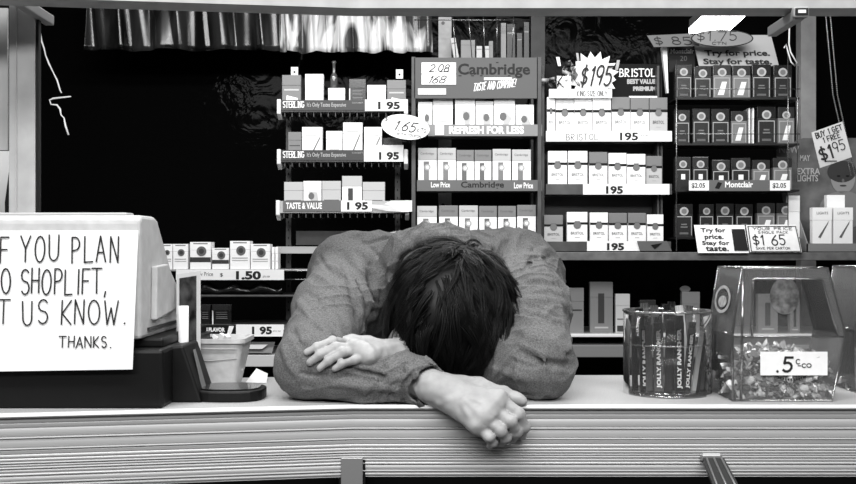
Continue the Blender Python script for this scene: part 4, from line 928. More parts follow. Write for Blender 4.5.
# ================= stick candy jar =================
cx, cy = (668-428)*1.74/1000, .145; JH = .142
root = empty('candy_jar', (cx, cy, CT), 'round clear jar of dark wrapped candy sticks beside the candy bin', 'jar')
M_clear = clear_mat('clear_acrylic', .96, .08, .12)
M_clear.node_tree.nodes['Mix Shader.001'].inputs[0].default_value = .015
M_edge = clear_mat('acrylic_edge', .80, .15, .7)
mb = MB(); R = .0755
mb.lathe([(R-.0025, .004), (R-.0025, JH), (R, JH), (R, .0), ], (cx, cy, CT), M_clear, 64); under(mb.build('wall'), root)
mb = MB(); mb.lathe([(0,0),(R-.001,0),(R-.001,.004),(0,.004)], (cx, cy, CT+.0002), M_edge, 64); under(mb.build('bottom'), root)
mb = MB(); mb.lathe([(R-.001, JH-.001), (R+.0015, JH), (R+.0015, JH+.003), (R-.003, JH+.003), (R-.003, JH-.001)], (cx, cy, CT), M_edge, 64); under(mb.build('rim'), root)
mb = MB(); mb.lathe([(R, .086), (R+.0008, .087), (R, .0885)], (cx, cy, CT), M_edge, 64); under(mb.build('seam_ring'), root)
M_wd = mat('wrapper_dark', .12, .25, coat=.8, bump=(400,.4,.001)); M_wg = mat('wrapper_grey', .30, .25, coat=.8, bump=(400,.4,.001)); M_wl = mat('wrapper_light', .70, .3, coat=.5); M_wm = mat('wrapper_mid', .27, .25, coat=.8)
sticks = [ # bottom px, top px, y offset, width, material, lettering
 (629, 631, -.030, .010, M_wd, 0, 92), (637.5, 637, -.060, .0165, M_wd, 1, 112), (648, 648, -.055, .012, M_wg, 0, 108), (657.5, 657.5, -.070, .0165, M_wm, 1, 112), (668, 671, -.058, .014, M_wd, 0, 116), (680, 679.5, -.070, .0165, M_wd, 1, 114), (686.5, 693, -.060, .013, M_wg, 1, 104),
 (693, 703, -.052, .008, M_wl, 0, 90), (697, 706.5, -.046, .008, M_wd, 0, 88), (701, 709, -.040, .008, M_wg, 0, 90), (705, 711, -.032, .007, M_wd, 0, 92),
 (645, 640, -.02, .014, M_wd, 0, 122), (660, 655, -.01, .014, M_wg, 0, 126), (676, 668, -.02, .014, M_wd, 0, 128), (688, 680, .0, .014, M_wl, 0, 126), (650, 645, .03, .014, M_wg, 0, 128), (668, 672, .03, .014, M_wd, 0, 130), (684, 690, .035, .014, M_wg, 0, 124)]
for i, (b0, t0, dy, w, m, let, ln_) in enumerate(sticks):
    y = cy + dy; d_ = y + 1.6; xb, xt = (b0-428)*d_/1000, (t0-428)*d_/1000; L = ln_/1000*1.13
    def keep(x, y_):
        r = math.hypot(x-cx, y_-cy); k = min(1, (R-.009)/max(r, 1e-6)); return cx + (x-cx)*k, cy + (y_-cy)*k
    xb, yb2 = keep(xb, y); xt, yt2 = keep(xt, y+.004)
    A = Vector((xb, yb2, CT+.0065)); B = Vector((xt, yt2, CT+.0065+L*.98)); ax = (B-A).normalized()
    M = Matrix.Identity(4); X = (UX - ax*UX.dot(ax)).normalized(); Yv = ax.cross(X)
    for r_ in range(3): M[r_][0], M[r_][1], M[r_][2], M[r_][3] = X[r_], Yv[r_], ax[r_], A[r_]
    mb = MB(); mb.box((-w/2, -.003, .004), (w/2, .003, L-.006), m)
    s_ = mb.build('candy_stick', bevel=.0012)
    e = MB(); k = 7; 
    for zz, s2 in ((L-.006, 1), (.004, -1)):
        vs = []
        for i_ in range(k): vs += [(-w/2 + w*i_/(k-1), .001*(-1)**i_, zz), (-w/2 + w*i_/(k-1)*1.0, .0015*(-1)**i_, zz + s2*(.010 if s2 > 0 else .0035))]
        e.add(vs, [(2*q, 2*q+2, 2*q+3, 2*q+1) for q in range(k-1)], m)
    ee = e.build('twisted_end', s_); ee.modifiers.new('s','SOLIDIFY').thickness = .0004
    if let:
        t = MB(); put_text(t, 'JOLLY RANCHER', Vector((w*.30, -.0034, .010)), UZ, Vector((-1,0,0)), L*.78, w*.55, M_white, bold=.05, lift=.0)
        t.box((-w*.38, -.0032, .006), (w*.38, -.0030, L*.86), M_blk if i != 3 else M_wg); t.build('lettering', s_)
    s_.matrix_world = M; s_.location = A; s_.rotation_euler = M.to_euler()
    lab = {1: 'dark candy stick with white lettering, leftmost lettered stick in the jar', 3: 'candy stick with white lettering, second lettered stick from left in the jar', 5: 'dark candy stick with white lettering, third lettered stick from left', 6: 'leaning grey candy stick with lettering, rightmost lettered one in the jar'}.get(i)
    tag(s_, lab or ('thin slanting candy stick at the right side of the jar' if 7 <= i <= 10 else ('wrapped candy stick in the second layer, poking out of the jar' if i > 10 else ('narrow dark candy stick at the left edge of the jar', '', 'plain grey candy stick between the two left lettered sticks', '', 'plain dark candy stick in the middle of the jar')[i])), 'candy', 'candy sticks in the jar')

# ================= candy bins =================
M_bin = clear_mat('bin_plastic', .93, .10, .14)
M_bin.node_tree.nodes['Mix Shader.001'].inputs[0].default_value = .055
def candy_bin(ox, oy, label, scale=1.0, full=True):
    """front face polygon measured from the photograph, container 0.135 deep"""
    DF = 1.642; DEP = .135; th = .0022
    loc = Vector((W(788, 402, DF).x + ox, DF-1.6 + oy, CT))
    root = empty('candy_bin', loc, label, 'candy bin')
    pl = [(733, 401), (832, 401), (846, 335), (828, 268.5), (742, 268.5), (732, 335)]
    P = [W(x, y, DF) - W(788, 402, DF) for x, y in pl]; P = [Vector((p.x, 0, max(p.z, 0))) for p in P]
    back = Vector((0, DEP, 0))
    # walls around
    mb = MB(); n = len(P); c = sum(P, Vector())/n
    for i in range(n):
        a, b = P[i], P[(i+1) % n]; 
        ai, bi = a + (c-a).normalized()*th*1.4, b + (c-b).normalized()*th*1.4
        mb.prism([a, b, bi, ai], back, M_bin)
    w_ = mb.build('wall', root)
    mb = MB(); mb.prism([p + back for p in P], (0, -th, 0), M_bin); mb.build('back_panel', root)
    # front panel lower part and window frame
    def F_(x, y): q = W(x, y, DF) - W(788, 402, DF); return Vector((q.x, 0, q.z))
    fr = MB()
    fr.prism([P[0], P[1], P[2], F_(839, 338), F_(750, 338), P[5]], (0, th, 0), M_bin)
    fr.prism([P[5], F_(750, 338), F_(752, 279), P[4]], (0, th, 0), M_bin)
    fr.prism([F_(752, 279), F_(822, 279), P[3], P[4]], (0, th, 0), M_bin)
    fr.prism([F_(839, 338), P[2], P[3], F_(822, 279)], (0, th, 0), M_bin)
    fr.build('front_panel', root)
    ed = MB()
    for off in (Vector((0,.0005,0)), back):
        L = [p + off for p in P]; ed.tube(L + [L[0]], .0019, M_edge, 8)
    for p in P: ed.tube([p, p + back], .0016, M_edge, 8)
    ed.tube([F_(752, 338), F_(753, 281), F_(755, 279), F_(820, 279), F_(823, 281), F_(838, 336)], .0022, M_edge, 8)
    ed.tube([F_(733, 337), F_(845, 337)], .0014, M_edge, 8)
    ed.tube([F_(741, 400), F_(743, 269)], .0022, M_edge, 8)
    ed.build('moulded_edge', root)
    return root, P, DEP, F_
root, P, DEP, F_ = candy_bin(0, 0, 'clear faceted plastic bin of wrapped candy with 5 cent card, on the counter')
# card
mb = MB(); a = F_(760, 375.5); b = F_(827, 352); mb.box((a.x, -.0022, a.z), (b.x, -.001, b.z), M_paper); c = mb.build('price_card', root)
t = MB(); a = F_(775, 371.5); put_hand(t, '.5', a + Vector((0,-.0022,0)), UX, UZ, .026, .023, M_ink, pen=.17, gap=.3, slant=.1)
a = F_(795, 364); put_hand(t, 'c', a + Vector((0,-.0022,0)), UX, UZ, None, .013, M_ink, pen=.12); a = F_(797, 367.5); put_hand(t, '-CO', a + Vector((0,-.0022,0)), UX, UZ, .022, .006, M_ink, pen=.25)
t.build('lettering', c)
# printed arc and plain oval stickers
mb = MB(); c0 = F_(791, 372)
for k in range(15):
    a = math.radians(205 + 130*k/14); p = c0 + Vector((math.cos(a)*.028, -.0012, math.sin(a)*.013)); mb.cbox(p, (.0022, .0004, .003), M_black)
mb.build('printed_arc', root)
def ring(mb, c, rx, rz, m, U, V, NN, wd=.004):
    n = 28; vs = []
    for k in range(n):
        a = 2*math.pi*k/n; w_ = 1
        for s_ in (1, 1 - wd/rx): vs.append(c + U*rx*w_*s_*math.cos(a) + V*rz*w_*s_*math.sin(a) + NN*.001)
    mb.add(vs, [(2*k, 2*((k+1) % n), 2*((k+1) % n)+1, 2*k+1) for k in range(n)], m)
mb = MB(); M_stk = mat('pale_sticker_print', .62, .5, vary=(120, .12))
c1 = P[5].lerp(P[4], .5) + Vector((-.001, .075, 0)); U1 = Vector((0,1,0)); V1 = (P[4]-P[5]).normalized()
ring(mb, c1, .045, .024, M_stk, U1, V1, Vector((-1,0,0)), .010); mb.disc(c1 + V1*-.004, .022, .010, M_stk, .0008, 20, U1, V1, Vector((-1,0,0)))
mb.build('oval_sticker', root)
mb = MB(); c2 = F_(806, 300) + Vector((.0, DEP-.003, 0)); mb.disc(c2 + Vector((.012,0,0)), .026, .033, mat('faded_sticker', .50, .5, vary=(90,.12)), .0006, 26); mb.build('oval_sticker', root)
# candies
def candy_mesh(seed, m, m2):
    rr = random.Random(seed); mb = MB(); n = 8; rings = []
    prof = [(-.021, .0095), (-.0165, .0075), (-.0105, .0018), (-.0075, .0045), (-.003, .0060), (.003, .0060), (.0075, .0045), (.0105, .0018), (.0165, .0075), (.021, .0095)]
    vs = []
    for x, r in prof:
        tip = abs(x) > .012
        for k in range(n):
            a = 2*math.pi*k/n; q = r*(1 + (rr.uniform(-.35,.35) if tip else rr.uniform(-.18,.18)))
            vs.append((x + (rr.uniform(-.002,.002) if tip else 0), q*math.cos(a)*(1.0), q*math.sin(a)*(.45 if tip else .8)))
    N = len(prof); fs = [(i*n+k, i*n+(k+1) % n, (i+1)*n+(k+1) % n, (i+1)*n+k) for i in range(N-1) for k in range(n)]
    mid = [f for f in fs if n*3 <= f[0] < n*6]; end = [f for f in fs if not (n*3 <= f[0] < n*6)]
    mb.add(vs, end, m2, False); mb.add(vs, mid, m, False)
    return mb.build('wrapped_candy')
M_c1 = mat('candy_wrap_white', .92, .25, coat=.7); M_c2 = mat('candy_wrap_clear', .66, .12, coat=1); M_c3 = mat('candy_wrap_dark', .20, .2, coat=.8); M_c4 = mat('candy_wrap_mid', .45, .2, coat=.8)
protos = [candy_mesh(1, M_c1, M_c2), candy_mesh(2, M_c3, M_c2), candy_mesh(3, M_c4, M_c1), candy_mesh(4, M_c3, M_c4)]
rr = random.Random(21); cnt = 0
def half_x(z):
    # inner half-width limits of the bin at height z
    zs = [(p.z, p.x) for p in P]; L = [(zs[0][0], zs[0][1]), (zs[5][0], zs[5][1]), (zs[4][0], zs[4][1])]; Rr = [zs[1], zs[2], zs[3]]
    def at(Q_, z):
        for (z0, x0), (z1, x1) in zip(Q_, Q_[1:]):
            if z <= z1: return x0 + (x1-x0)*(z-z0)/(z1-z0)
        return Q_[-1][1]
    return at(L, z)+.016, at(Rr, z)-.016
used = set()
def fill(root, rr, nlay, label, group, top_f):
    global cnt
    z = .009; lay = 0
    while lay < nlay:
        x0, x1 = half_x(z)
        ny = 8; nx = 9
        for j in range(ny):
            y = .012 + (DEP-.026)*j/(ny-1)
            for i in range(nx):
                # keep only candies one could see: front rows, sides, top layer
                if not (j < 2 or i == 0 or lay >= nlay-2): continue
                x = x0 + (x1-x0)*(i+.5*(lay % 2))/(nx-.5)
                if z > top_f(x, y): continue
                pr = protos[rr.choice((0,0,1,1,2,3,3))]; k = id(pr)
                if k in used: o = pr.copy(); COL.objects.link(o)
                else: o = pr; used.add(k)
                o.location = root.location + Vector((x, y + rr.uniform(-.003,.003), z + rr.uniform(-.002,.002)))
                o.rotation_euler = (rr.uniform(0,6.2), rr.uniform(-.7,.7), rr.uniform(0,6.2))
                if j == 0: o.rotation_euler = (rr.uniform(0,6.2), rr.uniform(-.9,.9), rr.uniform(-.5,.5))
                tag(o, label, 'candy', group); cnt += 1
        z += .0125; lay += 1
fill(root, rr, 6, 'wrapped candy in the clear bin with the 5 cent card', 'wrapped candies in the carded bin', lambda x, y: .078 - .2*abs(x+.0)*.6 + .012*math.sin(x*90))
root2, P2, D2, F2 = candy_bin(.245, .10, 'second clear plastic candy bin, cut off at the right edge of the picture')
fill(root2, rr, 2, 'wrapped candy in the bin cut off at the right edge', 'wrapped candies in the second bin', lambda x, y: .05)
import openvdb as vdb
def V3(p): return np.array(tuple(p), dtype=np.float32)
class Field:
    def __init__(s, lo, hi, vx, big=.05):
        s.lo = np.array(lo, np.float32); s.vx = vx; s.n = [int((hi[i]-lo[i])/vx)+2 for i in range(3)]; s.a = np.full(s.n, big, np.float32); s.big = big
    def sub(s, lo, hi):
        i0 = [max(0, int((lo[i]-s.lo[i])/s.vx)) for i in range(3)]; i1 = [min(s.n[i], int((hi[i]-s.lo[i])/s.vx)+2) for i in range(3)]
        if any(i1[i] <= i0[i] for i in range(3)): return None, None
        sl = tuple(slice(i0[i], i1[i]) for i in range(3))
        ax = [s.lo[i] + s.vx*np.arange(i0[i], i1[i], dtype=np.float32) for i in range(3)]
        return sl, (ax[0][:,None,None], ax[1][None,:,None], ax[2][None,None,:])
    def cap_d(s, g, a, b, ra, rb):
        X, Y, Z = g; a, b = V3(a), V3(b); d = b-a; L = float(d@d) + 1e-12
        t = np.clip(((X-a[0])*d[0] + (Y-a[1])*d[1] + (Z-a[2])*d[2])/L, 0, 1)
        return np.sqrt((X-a[0]-t*d[0])**2 + (Y-a[1]-t*d[1])**2 + (Z-a[2]-t*d[2])**2) - (ra + (rb-ra)*t)
    def mix(s, sl, d, k, op='u'):
        A = s.a[sl]
        if op == 'u':
            h = np.maximum(k - np.abs(A-d), 0)/k if k > 0 else 0
            s.a[sl] = np.minimum(A, d) - h*h*k*.25
        else:
            d = -d; h = np.maximum(k - np.abs(A-d), 0)/k
            s.a[sl] = np.maximum(A, d) + h*h*k*.25
    def cap(s, a, b, ra, rb=None, k=.01, op='u'):
        rb = ra if rb is None else rb; m = max(ra, rb) + k + 4*s.vx + .004
        lo = [min(a[i], b[i])-m for i in range(3)]; hi = [max(a[i], b[i])+m for i in range(3)]
        sl, g = s.sub(lo, hi)
        if sl: s.mix(sl, s.cap_d(g, a, b, ra, rb), k, op)
    def chain(s, pts, rs, k=.01, op='u'):
        for i in range(len(pts)-1): s.cap(pts[i], pts[i+1], rs[i], rs[i+1], k, op)
    def ell(s, c, axes, rad, k=.01, op='u'):
        c = V3(c); m = max(rad) + k + 4*s.vx; sl, g = s.sub(c-m, c+m)
        if sl is None: return
        X, Y, Z = g; q = 0; q2 = 0
        for ax, r in zip(axes, rad):
            ax = V3(ax); u_ = (X-c[0])*ax[0] + (Y-c[1])*ax[1] + (Z-c[2])*ax[2]; q = q + (u_/r)**2; q2 = q2 + (u_/(r*r))**2
        q = np.sqrt(q); d = q*(q-1)/np.maximum(np.sqrt(q2), 1e-6); s.mix(sl, d.astype(np.float32), k, op)
    def bump(s, pts, amp, w):
        """ridge (amp>0) or crease (amp<0) along a polyline"""
        P = [V3(p) for p in pts]; m = w*2.6
        lo = np.min(P, 0)-m; hi = np.max(P, 0)+m; sl, g = s.sub(lo, hi)
        if sl is None: return
        d = None; tot = len(P)-1
        for i in range(tot):
            dd = s.cap_d(g, P[i], P[i+1], 0, 0); d = dd if d is None else np.minimum(d, dd)
        X, Y, Z = g; e0 = np.sqrt((X-P[0][0])**2+(Y-P[0][1])**2+(Z-P[0][2])**2); e1 = np.sqrt((X-P[-1][0])**2+(Y-P[-1][1])**2+(Z-P[-1][2])**2)
        taper = np.clip(np.minimum(e0, e1)/(w*2.2), .25, 1)
        s.a[sl] -= (amp*taper*np.exp(-(d/w)**2)).astype(np.float32)
    def noise(s, amp, freq, seed, n=7, stretch=(1,1,1)):
        rr = np.random.RandomState(seed); sl, (X, Y, Z) = s.sub(s.lo, s.lo + np.array(s.n)*s.vx)
        band = np.abs(s.a) < .025; idx = np.nonzero(band); x = s.lo[0]+idx[0]*s.vx; y = s.lo[1]+idx[1]*s.vx; z_ = s.lo[2]+idx[2]*s.vx; v = 0
        for _ in range(n):
            d = rr.normal(size=3); d /= np.linalg.norm(d); d = d*np.array(stretch)*freq*rr.uniform(.6, 1.6); v = v + np.sin(x*d[0]+y*d[1]+z_*d[2]+rr.uniform(0, 6.28) + 1.3*np.sin(x*d[1]*.6+z_*d[0]*.7))
        s.a[idx] += (amp*v/math.sqrt(n)).astype(np.float32)
    def ridges(s, amp, freq, seed, n=5):
        rr = np.random.RandomState(seed); band = np.abs(s.a) < .025; idx = np.nonzero(band); x = s.lo[0]+idx[0]*s.vx; y = s.lo[1]+idx[1]*s.vx; z_ = s.lo[2]+idx[2]*s.vx; v = 0
        for _ in range(n):
            d = rr.normal(size=3); d /= np.linalg.norm(d); e = rr.normal(size=3)*22; m_ = rr.normal(size=3)*14; f = freq*rr.uniform(.6, 1.5)
            q = np.sin((x*d[0]+y*d[1]+z_*d[2])*f + 2.2*np.sin(x*e[0]+y*e[1]+z_*e[2])); v = v + (1-np.abs(q))**3 * np.clip(np.sin(x*m_[0]+y*m_[1]+z_*m_[2]+rr.uniform(0,6.28)), 0, 1)
        s.a[idx] -= (amp*v).astype(np.float32)
    def at(s, p):
        i = [int(round((p[k]-s.lo[k])/s.vx)) for k in range(3)]
        return s.a[i[0], i[1], i[2]] if all(0 <= i[k] < s.n[k] for k in range(3)) else s.big
    def hit(s, px, py, d0=1.45, d1=2.4):
        d = d0
        while d < d1:
            p = W(px, py, d)
            if s.at(p) < 0: return p
            d += .0012
        return None
    def mesh(s):
        g = vdb.FloatGrid(s.big); s.a[0] = s.a[-1] = s.big; s.a[:,0] = s.a[:,-1] = s.big; s.a[:,:,0] = s.a[:,:,-1] = s.big
        g.copyFromArray(s.a.astype(np.float64) if False else s.a); g.transform = vdb.createLinearTransform(s.vx)
        p, q = g.convertToQuads(0.0)
        return p + s.lo, q
def np_mesh(name, parts, m, parent=None):
    vs = []; fs = []; o = 0
    for p, q in parts: vs.append(p); fs.append(q + o); o += len(p)
    V = np.concatenate(vs).astype(np.float32); Q = np.concatenate(fs).astype(np.int32)[:, ::-1]
    me = bpy.data.meshes.new(name); me.vertices.add(len(V)); me.vertices.foreach_set('co', V.ravel())
    me.loops.add(Q.size); me.loops.foreach_set('vertex_index', np.ascontiguousarray(Q).ravel()); me.polygons.add(len(Q))
    me.polygons.foreach_set('loop_start', np.arange(0, Q.size, 4, dtype=np.int32)); me.polygons.foreach_set('loop_total', np.full(len(Q), 4, np.int32))
    me.polygons.foreach_set('use_smooth', np.ones(len(Q), bool)); me.update(calc_edges=True); me.validate()
    me.materials.append(m); ob = bpy.data.objects.new(name, me); COL.objects.link(ob)
    if parent: ob.parent = parent
    return ob

# ---- skeleton, in metres (R = his right arm, at the left of the picture) ----
SR, SL = (-.150, .385, 1.198), (.176, .385, 1.205)
MR, ML = (-.174, .235, 1.135), (.184, .230, 1.138)
ER, EL = (-.200, .075, 1.056), (.187, .085, 1.056)
FR = (-.10, .040, 1.040); CR = (-.022, .030, 1.036); WR = W(432, 387, 1.602)
FL = (.07, .155, 1.058); CL = (-.035, .125, 1.082); WL = W(391, 357, 1.672)
WR, WL = tuple(WR), tuple(WL)
T = lambda x, y, d: tuple(W(x, y, d))
Hc = np.array((.046, .175, 1.148)); hu = np.array((0, -.93, .367)); hu /= np.linalg.norm(hu); hf = np.array((0, -.367, -.93)); hf /= np.linalg.norm(hf); hx = np.array((1., 0, 0))
def H(x, f, u_): return tuple(Hc + hx*x + hf*f + hu*u_)

# ---- shirt ----
S = Field((-.30, -.03, .84), (.30, 1.02, 1.36), .0022)
S.chain([SR, MR, ER], [.078, .066, .058], .03); S.chain([ER, FR, (CR[0]+.006, CR[1], CR[2])], [.055, .043, .0385], .012)
S.chain([SL, ML, EL], [.078, .070, .056], .03); S.chain([EL, FL, CL], [.055, .051, .037], .02)
S.cap(SR, SL, .082, .082, .03)
S.cap((-.09,.47,1.165), (.115,.47,1.165), .105, .105, .05)
S.cap((-.06,.50,1.145), (-.055,.88,.98), .12, .115, .05); S.cap((.09,.50,1.145), (.085,.88,.98), .12, .115, .05); S.cap((-.06,.95,.93), (.09,.95,.93), .115, .115, .05)
# trapezius / neck cloth
S.cap((.018,.42,1.190), (.03,.33,1.195), .078, .074, .03)
S.cap(tuple(W(372,318,1.86)), tuple(W(384,348,1.80)), .024, .022, .025, 'c')
# collar: raised band around the neck
nc = np.array((.018, .283, 1.198)); na = np.array((0, -.90, -.43)); na /= np.linalg.norm(na); nb = np.cross(na, hx)
nb = nb if nb[2] > 0 else -nb
NR = 72
ring_ = [tuple(nc + hx*math.cos(a)*.090 + nb*math.sin(a)*.085) for a in np.linspace(math.radians(-25), math.radians(205), NR)]
ring2 = [tuple(nc - na*.022 + hx*math.cos(a)*.103 + nb*math.sin(a)*.092) for a in np.linspace(math.radians(-20), math.radians(200), NR)]
for i in range(NR): S.cap(ring_[i], ring2[i], .0045, .0065, .006)
for i in range(NR-1): S.cap(ring_[i], ring_[i+1], .0055, .0055, .004)
ring3 = [tuple(nc - na*.042 + hx*math.cos(a)*.110 + nb*math.sin(a)*.097) for a in np.linspace(math.radians(10), math.radians(170), 30)]
S.bump(ring3, -.0095, .007)
# neck opening
S.cap(tuple(nc - na*.022), tuple(nc + na*.09), .074, .084, .004, 'c')
# cuff
cdir = (np.array(WR)-np.array(CR)); cdir /= np.linalg.norm(cdir); c0 = np.array(CR)
S.cap(tuple(c0 - cdir*.030), tuple(c0 + cdir*.014), .0410, .0415, .003)
S.cap(tuple(c0 + cdir*.036), tuple(c0 + cdir*.10), .0335, .036, .002, 'c')
# folds: drawn where they show, carried by the sleeve surface
folds = [
 (((326,262),(342,290),(350,318),(352,335)), .007, .012), (((340,252),(360,280),(368,305)), -.009, .012), (((356,246),(374,262),(384,290),(386,325)), .008, .013), (((371,270),(374,300),(368,335)), -.012, .014),
 (((303,285),(320,305),(340,322)), -.005, .009), (((297,300),(312,322),(335,338)), .006, .009), (((288,322),(300,345),(312,352)), -.004, .008),
 (((282,345),(290,365),(300,378)), .005, .009), (((318,268),(328,300),(332,330)), -.006, .010), (((336,375),(360,378),(386,382)), -.006, .006), (((330,384),(358,387),(392,389)), .005, .007),
 (((292,398),(330,399),(370,399)), -.0025, .004), (((350,366),(374,369),(396,378)), .005, .007), (((384,364),(392,380),(390,398)), -.004, .005), (((402,366),(408,385),(402,404)), -.003, .004), (((416,370),(421,386),(414,402)), .002, .003),
 (((372,368),(378,385),(374,400)), .004, .006),
 (((507,238),(500,256),(492,272)), -.008, .009), (((516,236),(512,256),(502,276)), .006, .010), (((520,272),(536,262),(552,256)), -.004, .006), (((515,262),(534,254),(548,248)), .004, .007),
 (((522,300),(545,300),(566,306)), .006, .010), (((524,315),(545,318),(570,330)), -.006, .009), (((524,285),(540,282),(560,286)), -.004, .008), (((520,330),(545,342),(570,350)), .006, .010),
 (((516,350),(540,362),(572,366)), -.006, .009), (((500,372),(530,378),(566,382)), .005, .010), (((505,388),(530,394),(560,396)), -.004, .006), (((520,345),(500,368),(488,384)), .005, .008),
 (((530,244),(538,254),(544,268)), .004, .008), (((352,236),(372,232),(392,230)), .003, .007), (((366,244),(388,238),(404,238)), -.005, .007), (((398,238),(394,262),(392,290)), .006, .008),
 (((318,255),(326,268),(340,278)), -.004, .006), (((312,270),(328,288),(344,300)), .005, .008), (((306,292),(316,298),(322,312),(336,330)), -.005, .006), (((300,310),(318,330),(340,340)), -.004, .006),
 (((345,262),(352,285),(358,310),(358,330)), -.008, .010), (((296,372),(316,376),(330,374)), -.004, .004), (((340,362),(362,372),(384,376),(396,374)), -.007, .006), (((338,360),(356,364),(380,366)), .006, .006), (((300,388),(340,392),(372,390)), .003, .006),
 (((380,392),(388,384),(392,372)), .004, .004), (((364,398),(376,388),(384,372)), -.003, .004), (((408,372),(412,386),(408,400)), -.003, .003),
 (((358,372),(372,385),(386,396)), -.003, .004), (((362,240),(374,250),(380,262)), -.005, .006), (((380,300),(378,318),(374,334)), .006, .008),
 (((526,262),(538,258),(549,262)), -.005, .005), (((524,276),(540,270),(556,272)), .005, .006), (((530,292),(548,290),(562,296)), .004, .006), (((526,306),(540,308),(560,318)), -.004, .005),
 (((545,345),(556,350),(570,356)), -.005, .004), (((536,330),(552,334),(566,344)), .004, .005), (((510,360),(530,366),(556,368)), -.004, .006), (((488,382),(510,376),(530,372)), .004, .006), (((496,388),(520,392),(548,392)), -.003, .004),
 (((486,248),(500,262),(512,284)), -.004, .007), (((534,246),(530,262),(522,276)), -.004, .005), (((512,236),(506,250),(496,262)), .004, .005)]
hits = []
for pts, amp, w_ in folds:
    fine = []
    for a, b_ in zip(pts, pts[1:]):
        for t_ in (0, .33, .66): fine.append((a[0]+(b_[0]-a[0])*t_, a[1]+(b_[1]-a[1])*t_))
    fine.append(pts[-1]); hh = [S.hit(*p) for p in fine]; hh = [h_ for h_ in hh if h_ is not None]
    run = [hh[0]] if hh else []
    for h_ in hh[1:]:
        if (h_-run[-1]).length < .06: run.append(h_)
    if len(run) > 1: hits.append((run, amp, w_))
for run, amp, w_ in hits: S.bump(run, amp*(1.9 if w_ > .0065 else 1.15), max(w_*.72, .0036))
S.noise(.0028, 50, 8, stretch=(1,1,.7)); S.noise(.0012, 120, 9); S.ridges(.0042, 62, 31)
sl, g = S.sub(S.lo, S.lo + np.array(S.n)*S.vx)
# hem and counter contact
S.mix(sl, (g[2] - 1.0015 + 0*g[0] + np.where((g[1] > .385) | (g[1] < .0), 9, 0)).astype(np.float32)*1.0, .006, 'c')
sh = S.mesh()
# ---- body (skin) ----
B = Field((-.28, -.13, .92), (.28, .50, 1.34), .0019)
B.chain([SR, MR, ER], [.052, .044, .038], .015); B.chain([ER, FR, CR, WR], [.037, .036, .0235, .0215], .015)
B.chain([SL, ML, EL], [.052, .044, .038], .015); B.chain([EL, FL, CL, WL], [.037, .034, .027, .024], .015)
B.cap(SR, SL, .06, .06, .02); B.cap((-.08,.44,1.19), (.10,.44,1.19), .09, .09, .03)
B.cap((.02,.40,1.20), H(0,-.035,-.07), .058, .056, .03)
# skull and face
B.ell(Hc, (hx, hf, hu), (.074, .092, .108), .02); B.ell(H(0,.030,-.045), (hx, hf, hu), (.056, .060, .070), .02)
B.cap(H(-.02,.07,-.098), H(.02,.07,-.098), .017, .017, .02)                    # chin
B.chain([H(0,.086,.012), H(0,.100,-.022), H(0,.112,-.038)], [.008, .010, .012], .008)   # nose
for s_ in (-1, 1):
    B.cap(H(s_*.012,.101,-.040), H(s_*.014,.097,-.040), .008, .008, .006)       # nostril wings
    B.cap(H(s_*.015,.088,.022), H(s_*.048,.072,.020), .009, .008, .012)          # brow
    B.ell(H(s_*.031,.083,.003), (hx, hf, hu), (.017, .010, .010), .004, 'c')     # eye socket
    B.ell(H(s_*.031,.072,.002), (hx, hf, hu), (.013, .013, .013), .003)          # closed lid
    B.cap(H(s_*.044,.066,-.028), H(s_*.040,.062,-.045), .018, .016, .02)         # cheek
    B.chain([H(s_*.078,-.004,.014), H(s_*.087,-.014,.018), H(s_*.088,-.018,.0), H(s_*.080,-.002,-.022)], [.006, .007, .008, .006], .005)  # ear
B.cap(H(-.018,.092,-.066), H(.018,.092,-.066), .0065, .0065, .006); B.cap(H(-.015,.090,-.076), H(.015,.090,-.076), .007, .007, .006)
B.cap(H(-.022,.101,-.0712), H(.022,.101,-.0712), .0016, .0016, .002, 'c')        # mouth line
# his right hand, hanging over the counter edge
def hand(B, wrist, kn, fingers, thumb, fr, pr=.0135, web=.012):
    for i, k_ in enumerate(kn):
        B.cap(wrist, k_, .0185, pr, .016)
        B.ell(k_, ((1,0,0),(0,1,0),(0,0,1)), (fr[i]*1.0,)*3, .006)
    for i in range(3): B.cap(kn[i], kn[i+1], pr-.001, pr-.001, .012)
    for i, fg in enumerate(fingers):
        r = fr[i]; pts = [kn[i]] + fg; rs = [r*1.02, r*.97, r*.88, r*.72][:len(pts)]
        for j in range(len(pts)-1): B.cap(pts[j], pts[j+1], rs[j], rs[j+1], .0028)
        for j in range(1, len(pts)-1): B.ell(pts[j], ((1,0,0),(0,1,0),(0,0,1)), (rs[j]*1.0,)*3, .003)
    for j in range(len(thumb)-1): B.cap(thumb[j][0], thumb[j+1][0], thumb[j][1], thumb[j+1][1], .008)
T = lambda x, y, d: tuple(W(x, y, d))
hand(B, WR, [T(499,399,1.576), T(493,408,1.566), T(485,417,1.559), T(477,425,1.557)],
     [[T(519,414,1.566), T(524.5,427,1.576), T(522,436,1.590)], [T(511,422,1.556), T(516.5,432,1.568), T(513,438,1.585)],
      [T(501,431,1.549), T(505.5,438,1.562), T(502,442.5,1.580)], [T(489,437,1.548), T(492.5,442,1.559), T(490,445,1.575)]],
     [(T(446,384,1.605), .017), (T(478,386,1.606), .014), (T(504,393,1.603), .0098), (T(516,398.5,1.598), .0092), (T(523,401,1.594), .0078)], [.0098, .0100, .0095, .0086])
